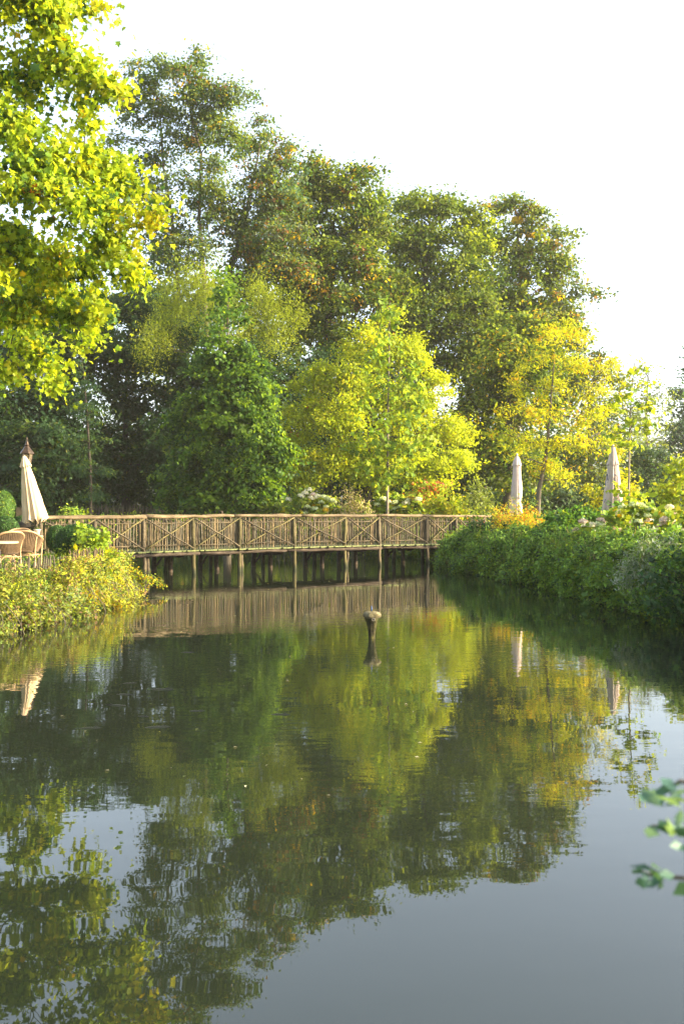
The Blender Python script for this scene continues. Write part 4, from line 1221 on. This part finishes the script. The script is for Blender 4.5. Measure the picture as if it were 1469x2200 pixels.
def parasol(label, loc, tilt, H_, can, cap, mat, folds=8, amp=.3, seed=1, pole_r=.024, strap=None, wide=(1, 1), base=True, top=True):
    root = empty('parasol', loc, label, 'parasol', 'folded parasols')
    E = Euler(tilt)
    def put(o): o.rotation_euler = E; return o
    mb = MB(); mb.tube([(0, 0, -.05), (0, 0, H_ * .5), (0, 0, H_ - .02)], pole_r, 10); put(mb.build('pole', M['pole'], root, True))
    c = link('canopy', canopy_mesh(smooth_prof(can), folds, amp, seed, M[mat]), None, root, scale=(wide[0], wide[1], 1)); put(c)
    me = canopy_mesh(smooth_prof(cap, 8), 8, amp * .6, seed + 5, M[mat], hem=.03); me.name = 'vent_flap'
    put(link('vent_flap', me, None, root, scale=(wide[0], wide[1], 1)))
    mb = MB(); mb.lathe([(.02, 0), (.035, .02), (.03, .05), (.008, .08)], 10, (0, 0, H_ - .06)); put(mb.build('finial', M['pole' if mat == 'canvas' else 'canvas_grey'], root, True))
    if strap:
        mb = MB(); mb.lathe([(strap[1], -.035), (strap[1] * 1.06, 0), (strap[1], .035)], 24, (0, 0, strap[0]), cap=False); put(mb.build('strap', M[mat], root, True))
    if base:
        mb = MB(); mb.lathe([(.26, 0), (.26, .05), (.06, .09), (.035, .3)], 20, (0, 0, 0)); mb.build('stand', M['dark_metal'], root, True)
    return root


Y1 = 24.6
b = ground_pt(93, Y1)
top = W(52, 978, Y1)
d = top - b
Hh = float(np.linalg.norm(d))
ang = math.atan2(-(top[0] - b[0]), top[2] - b[2])
parasol('cream folded parasol leaning over the wicker chairs in front of the lamp', b, (0, -ang * -1 if False else -abs(ang), 0), Hh,
        [(.36, Hh - 1.66), (.32, Hh - 1.45), (.27, Hh - 1.1), (.21, Hh - .7), (.15, Hh - .4), (.10, Hh - .2)][::-1],
        [(.03, Hh - .01), (.075, Hh - .06), (.15, Hh - .22), (.17, Hh - .30)], 'canvas', 14, .30, 3, .022, wide=(.74, .8))
Y2 = 34.5
b = ground_pt(1108, Y2)
Hh = W(1112, 975, Y2)[2] - b[2]
parasol('slim pale parasol tied at its waist, behind the leaning rowan', b, (0, .01, 0), Hh,
        [(.09, Hh - .22), (.17, Hh - .42), (.19, Hh - .8), (.235, Hh - 1.2), (.23, Hh - 1.5), (.15, Hh - 1.62), (.21, Hh - 1.72), (.26, Hh - 2.1)],
        [(.03, Hh - .06), (.13, Hh - .18), (.19, Hh - .34), (.21, Hh - .42)], 'canvas_grey', 16, .2, 8, .025, strap=(Hh - 1.62, .145), wide=(.74, .74))
Y3 = 26.8
b = ground_pt(1313, Y3)
Hh = W(1313, 956, Y3)[2] - b[2]
p3 = parasol('large pale folded parasol with dark blue lettering, behind the hydrangeas', b, (0, .015, 0), Hh,
             [(.08, Hh - .15), (.17, Hh - .45), (.21, Hh - .8), (.27, Hh - 1.2), (.32, Hh - 1.55), (.36, Hh - 1.95)],
             [(.02, Hh), (.08, Hh - .1), (.17, Hh - .42), (.21, Hh - .55)], 'canvas_grey', 14, .30, 12, .03, wide=(.70, .75))
# what shows of the print between the folds: slanted strokes of large dark blue capitals
def stroke(mb, p, q, w):
    p, q = np.array(p, float), np.array(q, float)
    d_ = q - p; s = nrm(np.cross(d_, (0, 1, 0))) * w / 2
    off = np.array((0, -.006, 0))
    mb.add([p - s, p + s, q + s, q - s, p - s + off, p + s + off, q + s + off, q - s + off], [(0, 3, 2, 1), (4, 5, 6, 7), (0, 1, 5, 4), (1, 2, 6, 5), (2, 3, 7, 6), (3, 0, 4, 7)])


p3.location.z += 0
def on3(px, py, dy=-.25):
    w = W(px, py, Y3 + dy)
    return w - np.array(b)


lt = [((1302.6, 1018), (1303.2, 1023), .035), ((1303.8, 1018), (1302.8, 1031), .02), ((1304.5, 1026), (1302, 1034), .012), ((1307.4, 1021), (1306, 1034), .012), ((1302, 1030), (1306.4, 1030), .010), ((1302, 1036), (1306, 1036), .008),
      ((1298.6, 1033), (1300, 1044), .018), ((1317.5, 1026), (1318, 1044), .02), ((1319.5, 1019), (1321.5, 1022), .03), ((1318, 1040), (1320, 1045), .012), ((1323, 1020), (1323.6, 1044), .008), ((1299.5, 1072), (1297.5, 1080), .02)]
for p, q, w_ in lt:
    mb = MB(); stroke(mb, on3(*p), on3(*q), w_); mb.build('printed_letter', M['blue_print'], p3)

# ------------------------------------------------------------------ lamp on its wooden post
Y4 = 27.5
b = ground_pt(44, Y4)
lamp = empty('street_lamp', b, 'old lantern with a pointed bronze roof on a wooden post behind the leaning parasol', 'lamp')
tz = W(0, 1000, Y4)[2] - b[2]
pz = W(0, 1090, Y4)[2] - b[2]
mb = MB(); mb.box((0, 0, pz / 2 - .05), (.17, .17, pz + .1)); mb.build('post', M['old_log'], lamp)
for z in (.62, .72, .80):
    zz = W(0, 1120 - z * 0, Y4)[2] - b[2] + (z - .72)
    mb = MB(); mb.box((0, 0, zz), (.19, .19, .012)); mb.build('wire_band', M['dark_metal'], lamp)
lx = W(61, 0, Y4)[0] - b[0]
lz0 = tz - .02
mb = MB(); mb.tube([(.04, 0, pz - .3), (.06, 0, pz + .1), (lx, -.1, pz + .5), (lx, -.1, lz0 + .02)], .022, 8); mb.build('pole', M['lamp_metal'], lamp, True)


def hexf(r, z, c, n=6, rot=0.2):
    return [(c[0] + r * math.cos(2 * PI * k / n + rot), c[1] + r * math.sin(2 * PI * k / n + rot), z) for k in range(n)]


lc = (lx, -.1)
mb = MB()
for k in range(6):   # cage bars
    a = hexf(.085, lz0, lc)[k]; bb = hexf(.155, lz0 + .34, lc)[k]
    mb.tube([a, bb], .009, 4)
mb.tube(hexf(.085, lz0, lc) + hexf(.085, lz0, lc)[:1], .01, 4); mb.tube(hexf(.155, lz0 + .34, lc) + hexf(.155, lz0 + .34, lc)[:1], .011, 4)
mb.lathe([(.03, -.04), (.088, 0), (.06, .01)], 12, (lc[0], lc[1], lz0))
cage = mb.build('lantern_frame', M['lamp_metal'], lamp)
mb = MB()
v = hexf(.082, lz0 + .01, lc) + hexf(.150, lz0 + .33, lc)
mb.add(v, [(k, (k + 1) % 6, 6 + (k + 1) % 6, 6 + k) for k in range(6)])
gm, gn, gb = newmat('lantern_glass')
gb.inputs['Base Color'].default_value = (.16, .13, .08, 1); gb.inputs['Roughness'].default_value = .15; gb.inputs['Alpha'].default_value = .55
mb.build('lantern_glass', gm, lamp)
mb = MB(); mb.lathe([(.20, 0), (.195, .02), (.07, .19), (.055, .21), (.075, .23), (.05, .26), (.03, .33), (.012, .37), (.02, .39), (.004, .46)], 6, (lc[0], lc[1], lz0 + .34)); mb.build('lantern_roof', M['lamp_metal'], lamp)

# ------------------------------------------------------------------ wicker chairs and tables
def catmull(pts, n=5):
    P = [np.array(p, float) for p in pts]
    P = [2 * P[0] - P[1]] + P + [2 * P[-1] - P[-2]]
    out = []
    for i in range(1, len(P) - 2):
        for j in range(n):
            t = j / n
            out.append(.5 * ((2 * P[i]) + (-P[i - 1] + P[i + 1]) * t + (2 * P[i - 1] - 5 * P[i] + 4 * P[i + 1] - P[i + 2]) * t * t + (-P[i - 1] + 3 * P[i] - 3 * P[i + 1] + P[i + 2]) * t ** 3))
    out.append(P[-2])
    return out


def make_chair(label, loc, rz):
    root = empty('wicker_chair', loc, label, 'chair', 'wicker chairs on the terrace', rz)
    rim = catmull([(-.27, .27, .60), (-.30, .16, .655), (-.315, 0, .68), (-.28, -.16, .74), (-.17, -.27, .815), (0, -.31, .835), (.17, -.27, .815), (.28, -.16, .74), (.315, 0, .68), (.30, .16, .655), (.27, .27, .60)], 5)
    mb = MB(); mb.tube(rim, .022, 8); mb.build('top_rim', M['rattan'], root, True)
    # woven back between rim and seat
    mb = MB(); vs, fs = [], []
    mid = rim[7:-7]
    m = len(mid)
    rows = 6
    for i, p in enumerate(mid):
        a = -PI * (i / (m - 1)) ; q = np.array((-.225 * math.cos(-a), -.225 * math.sin(-a), .44))
        for j in range(rows + 1):
            t = j / rows
            vs.append(p * (1 - t) + q * t)
    for i in range(m - 1):
        for j in range(rows):
            k = i * (rows + 1) + j
            fs.append((k, k + 1, k + rows + 2, k + rows + 1))
    mb.add(vs, fs)
    bk = mb.build('backrest', M['weave'], root)
    sm = bk.modifiers.new('thick', 'SOLIDIFY'); sm.thickness = .012
    mb = MB()
    for i in range(0, m, 1):
        p = mid[i] * 1.0; a = -PI * (i / (m - 1)); q = np.array((-.232 * math.cos(-a), -.232 * math.sin(-a), .44))
        out = np.array((p[0], p[1], 0)); out = out / (np.linalg.norm(out) + 1e-6) * .012
        mb.tube([p + out, (p + q) / 2 + out, q + out], .006, 4)
    mb.build('back_canes', M['cane'], root)['kind'] = 'stuff'
    mb = MB(); mb.lathe([(.0, .41), (.235, .41), (.245, .435), (.235, .455), (0, .46)], 28, cap=False); mb.build('seat', M['weave'], root, True)
    for s in (-1, 1):
        mb = MB(); mb.tube(catmull([(s * .27, .27, .60), (s * .265, .265, .45), (s * .255, .26, .2), (s * .25, .27, 0)], 3), .018, 7); mb.build('leg', M['rattan'], root, True)
        mb = MB(); mb.tube(catmull([(s * .24, -.19, .76), (s * .20, -.17, .45), (s * .21, -.2, .2), (s * .25, -.27, 0)], 3), .018, 7); mb.build('leg', M['rattan'], root, True)
        # loop under the arm
        lp = [(s * .285, .10 + .085 * math.cos(u), .55 + .10 * math.sin(u)) for u in np.linspace(0, 2 * PI, 16)]
        mb = MB(); mb.tube(lp, .009, 6); mb.build('arm_loop', M['rattan'], root, True)
    for y_ in (-.19, .26):
        mb = MB(); mb.tube(catmull([(-.21, y_, .28), (-.1, y_, .38), (0, y_, .40), (.1, y_, .38), (.21, y_, .28)], 4), .010, 6); mb.tube([(-.22, y_, .36), (.22, y_, .36)], .011, 6); mb.build('stretcher', M['rattan'], root, True)
    for s in (-1, 1):
        mb = MB(); mb.tube([(s * .21, -.19, .36), (s * .255, .26, .36)], .011, 6); mb.build('stretcher', M['rattan'], root, True)
    return root


p = ground_pt(56, 19.7); make_chair('wicker armchair with upright woven back facing the table, clear of its neighbour', p, .15)
p = ground_pt(14, 18.9); make_chair('wicker armchair cut by the edge of the view, turned sideways to the small table', p, .75)
p = ground_pt(40, 23.4); make_chair('wicker armchair on the far side of the round table under the parasol', p, PI + .1)


def make_table(label, loc, r, h):
    root = empty('terrace_table', loc, label, 'table', 'terrace tables')
    mb = MB(); mb.lathe([(0, h - .02), (r, h - .02), (r, h + .005), (r - .01, h + .012), (0, h + .012)], 36, cap=False); mb.build('tabletop', M['table_wood'], root, False)
    mb = MB(); mb.lathe([(.03, .08), (.045, .12), (.03, .2), (.03, .45), (.05, .5), (.03, .55), (.03, h - .02)], 12); mb.build('pedestal', M['dark_metal'], root, True)
    for k in range(3):
        a = 2 * PI * k / 3 + .4
        mb = MB(); mb.tube([(0, 0, .12), (.18 * math.cos(a), .18 * math.sin(a), .07), (.3 * math.cos(a), .3 * math.sin(a), .012)], .018, 6); mb.build('foot', M['dark_metal'], root, True)
    return root


p = ground_pt(50, 21.6); t1 = make_table('round wooden table with the small potted plant on it', p, .42, .73)
pt = p
p = ground_pt(-2, 17.9); make_table('wooden table at the edge of the view beside the turned chair', p, .34, .70)
pp_ = W(79, 1148, 21.45)
pot = empty('flower_pot', (pp_[0], 21.5, pt[2] + .742), 'cream flower pot with a small plant standing on the round table', 'plant pot')
mb = MB(); mb.lathe([(.0, 0), (.05, 0), (.066, .115), (.073, .118), (.073, .135), (.06, .135), (.058, .12), (0, .118)], 20, cap=False); mb.build('pot', M['pot'], pot, True)
n = 90; dd_ = nrm(rng.normal(size=(n, 3))); dd_[:, 2] = abs(dd_[:, 2])
link('plant', leaves_mesh('plant', dd_ * (.08, .08, .09) * rng.uniform(.4, 1, (n, 1)) + (0, 0, .13), dd_, .032, palette([(2, (.05, .09, .03)), (1, (.16, .12, .05))], n), M['shrub_leaf']), None, pot)

# small orange thing at the end of the far fence
p = ground_pt(391, 49.6)
o = empty('marker_post', p, 'small orange topped post at the end of the far paling fence', 'post')
mb = MB(); mb.tube([(0, 0, -.1), (0, 0, 1.05)], .05, 8); mb.build('post', M['old_log'], o)
mb = MB(); mb.tube([(0, 0, 1.03), (0, 0, 1.3), (0, 0, 1.38)], [.11, .11, .05], 8); mb.build('cap', M['orange'], o)

# ------------------------------------------------------------------ fountain head in the pond
YF = 14.45
fx = (798 - CX) / F * YF
ft = empty('fountain_head', (fx, YF, 0), 'mossy mushroom shaped fountain head with a blue nozzle standing in the pond', 'fountain')
wob = lambda t, a: 1 + .07 * math.sin(3 * a + 5 * t) + .05 * math.sin(7 * a + 2) + .04 * math.sin(13 * a + 9 * t)
mb = MB(); mb.lathe([(.048, -.3), (.046, 0), (.05, .08), (.062, .17), (.075, .235), (.085, .27), (.10, .30)], 28, wob=wob); mb.build('stem', M['moss_stem'], ft, True)
mb = MB(); mb.lathe([(.05, .285), (.10, .30), (.125, .325), (.128, .35), (.105, .385), (.06, .40), (0.002, .392)], 36, wob=wob); mb.build('cap', M['moss_stone'], ft, True)
n = 900; a = rng.uniform(0, 2 * PI, n); rr = np.sqrt(rng.random(n))
mP = np.stack([.125 * rr * np.cos(a), .125 * rr * np.sin(a), .40 - .045 * rr ** 3], 1)
link('moss', leaves_mesh('moss', mP, rng.normal(size=mP.shape) + (0, 0, .4), .014, palette([(2, (.20, .165, .08)), (2, (.13, .12, .05)), (1, (.25, .22, .13))], n), M['shrub_leaf'], LONG, -2), None, ft)['kind'] = 'stuff'
mb = MB(); mb.tube([(0, 0, .385), (0, 0, .44), (0, 0, .475)], [.012, .010, .005], 8); mb.build('nozzle', M['blue_plastic'], ft, True)
mb = MB(); mb.tube([(.025 + .022 * math.cos(u), -.105, .285 + .018 * math.sin(u)) for u in np.linspace(0, 2 * PI, 12)], .006, 6); mb.build('ring', M['stone'], ft, True)

# ------------------------------------------------------------------ carp at the surface
def carp(label, px, py, L, rz):
    y = H * F / (py - CY); x = (px - CX) / F * y
    root = empty('carp', (x, y, 0), label, 'fish', 'dark carp basking at the surface', rz)
    mb = MB()
    n = 11
    vs, fs = [], []
    prof = [(.0, .004), (.05, .035), (.15, .065), (.3, .085), (.45, .08), (.6, .06), (.75, .038), (.86, .022), (.93, .016), (1, .012)]
    S = 10
    for t, r in prof:
        bend = .05 * math.sin(t * 4)
        for k in range(S):
            a = 2 * PI * k / S
            vs.append(((t - .5) * L, (bend + .75 * r * math.cos(a)) * L, (r * math.sin(a)) * L))
    for i in range(len(prof) - 1):
        for k in range(S):
            a_, b_ = i * S + k, i * S + (k + 1) % S
            fs.append((a_, b_, b_ + S, a_ + S))
    fs.append(tuple(range(S))); fs.append(tuple((len(prof) - 1) * S + k for k in range(S)))
    mb.add(vs, fs)
    mb.build('body', M['fish'], root, True, loc=(0, 0, -.058 * L))
    by = .05 * math.sin(4)
    mb = MB(); mb.add([((.48) * L, by * L, 0), (.62 * L, (by + .03) * L, .06 * L), (.57 * L, by * L, 0), (.62 * L, (by - .02) * L, -.06 * L), (.48 * L, by * L + .006, 0), (.62 * L, (by + .03) * L + .006, .06 * L), (.57 * L, by * L + .006, 0), (.62 * L, (by - .02) * L + .006, -.06 * L)], [(0, 1, 2, 3), (7, 6, 5, 4), (0, 4, 5, 1), (1, 5, 6, 2), (2, 6, 7, 3), (3, 7, 4, 0)])
    mb.build('tail_fin', M['fish'], root, loc=(0, 0, -.055 * L))
    mb = MB(); mb.add([(-.15 * L, .04 * L, 0), (.0, .045 * L, .045 * L), (.15 * L, .035 * L, .0), (-.15 * L, .04 * L + .005, 0), (.0, .045 * L + .005, .045 * L), (.15 * L, .035 * L + .005, .0)], [(0, 1, 2), (5, 4, 3), (0, 3, 4, 1), (1, 4, 5, 2), (2, 5, 3, 0)])
    mb.build('dorsal_fin', M['fish'], root, loc=(0, 0, -.005 * L))
    return root


for (px, py, L, rz, lab) in [(240, 1514, .42, 2.9, 'largest dark carp of the shoal, a pale glint on its back'), (275, 1493, .34, -.15, 'carp just behind the largest one, lying level'),
                             (205, 1565, .38, .1, 'dark carp nearest the reflected parasol'), (352, 1563, .44, .15, 'carp with a raised tail, furthest along the front row'),
                             (286, 1468, .3, .2, 'slim carp at the back of the shoal, towards the bank'), (360, 1482, .5, -.05, 'long dim carp at the back of the shoal, towards the middle'),
                             (313, 1540, .22, -.3, 'small carp between the two front ones'), (432, 1528, .3, .05, 'carp lying alone to the side of the shoal'),
                             (612, 1536, .36, -.05, 'lone carp in the dark patch at the middle of the pond'), (410, 1402, .36, .05, 'lone carp in the open water before the bridge')]:
    carp(lab, px, py, L, rz)

# ------------------------------------------------------------------ flecks floating on the pond
n = 230
yy = rng.uniform(6, 31, n) ** 1.0
xx = rng.uniform(-.30, .30, n) * yy
yy2 = rng.uniform(8, 32, 1500); xx2 = rng.uniform(-7, 7, 1500); d2 = pond_dist(xx2, yy2)
k2 = (d2 < -.3) & (d2 > -1.1) & (np.sin(yy2 * 1.9) + rng.normal(0, .4, 1500) > .3)
yy = np.r_[yy, yy2[k2]]; xx = np.r_[xx, xx2[k2]]
dd = pond_dist(xx, yy); ok = dd < -.25
fP = np.stack([xx[ok], yy[ok], np.full(ok.sum(), .006)], 1)
tag(link('floating_leaves', leaves_mesh('floating_leaves', fP, rng.normal(size=fP.shape) * .12 + (0, 0, 1), rng.uniform(.012, .045, len(fP)), palette([(3, (.4, .37, .25)), (3, (.2, .19, .12)), (.5, (.3, .28, .05)), (1, (.10, .12, .04))], len(fP)), M['shrub_leaf'], KITE, 0)), kind='stuff')

# ------------------------------------------------------------------ close shrub with out-of-focus leaves
sb = np.array((1.15, 1.75, gz(1.15, 1.75)))
fs_ = empty('foreground_shrub', sb, 'blurred blue green leafy twigs reaching in close to the viewer', 'shrub')
lm = [leaves_mesh('leaf', np.zeros((1, 3)), np.array([[0, -.5, .8]]), 1.0, np.array([c]), M['shrub_leaf'], KITE, .3) for c in [(.06, .13, .095), (.10, .18, .14), (.12, .19, .04), (.04, .09, .055)]]
YS = 1.5
for si, (pth, lv) in enumerate([
    ([(1560, 1700), (1500, 1690), (1460, 1678), (1430, 1700), (1395, 1712)], [(1432, 1680), (1425, 1700), (1412, 1712), (1395, 1712), (1383, 1716), (1440, 1690), (1450, 1712), (1436, 1722), (1462, 1690), (1462, 1720), (1445, 1728), (1468, 1702)]),
    ([(1560, 1790), (1500, 1785), (1450, 1780), (1400, 1775)], [(1400, 1775), (1412, 1780), (1425, 1776), (1440, 1784), (1455, 1778), (1398, 1788), (1460, 1755), (1466, 1765), (1468, 1790), (1436, 1770)]),
    ([(1560, 1860), (1500, 1830), (1450, 1818)], [(1450, 1816), (1462, 1820)]),
    ([(1560, 1920), (1500, 1890), (1450, 1885), (1400, 1880), (1370, 1872)], [(1368, 1873), (1382, 1866), (1398, 1876), (1410, 1864), (1376, 1896), (1390, 1898), (1412, 1888), (1432, 1880), (1418, 1902), (1385, 1882), (1467, 1910), (1405, 1878)])]):
    pts = [W(q[0], q[1], YS + .02 * i) - sb for i, q in enumerate(pth)][::-1]
    mb = MB(); mb.tube(pts[::-1], [.0042 - .0004 * i for i in range(len(pts))], 6); mb.tube([(0, 0, -.05), (0, 0, .3), np.array(pts[-1])], .006, 6)
    mb.build('twig', M['bark'], fs_)
    for q in lv:
        w = W(q[0], q[1], YS + rng.uniform(-.03, .03)) - sb
        s = .030 * rng.uniform(.75, 1.25)
        link('leaf', lm[rng.choice(4, p=[.4, .3, .12, .18])], None, fs_, loc=tuple(w), rot=(rng.uniform(-.6, .6), rng.uniform(-.5, .5), rng.uniform(0, 6.28)), scale=(s * 1.1, s, s))
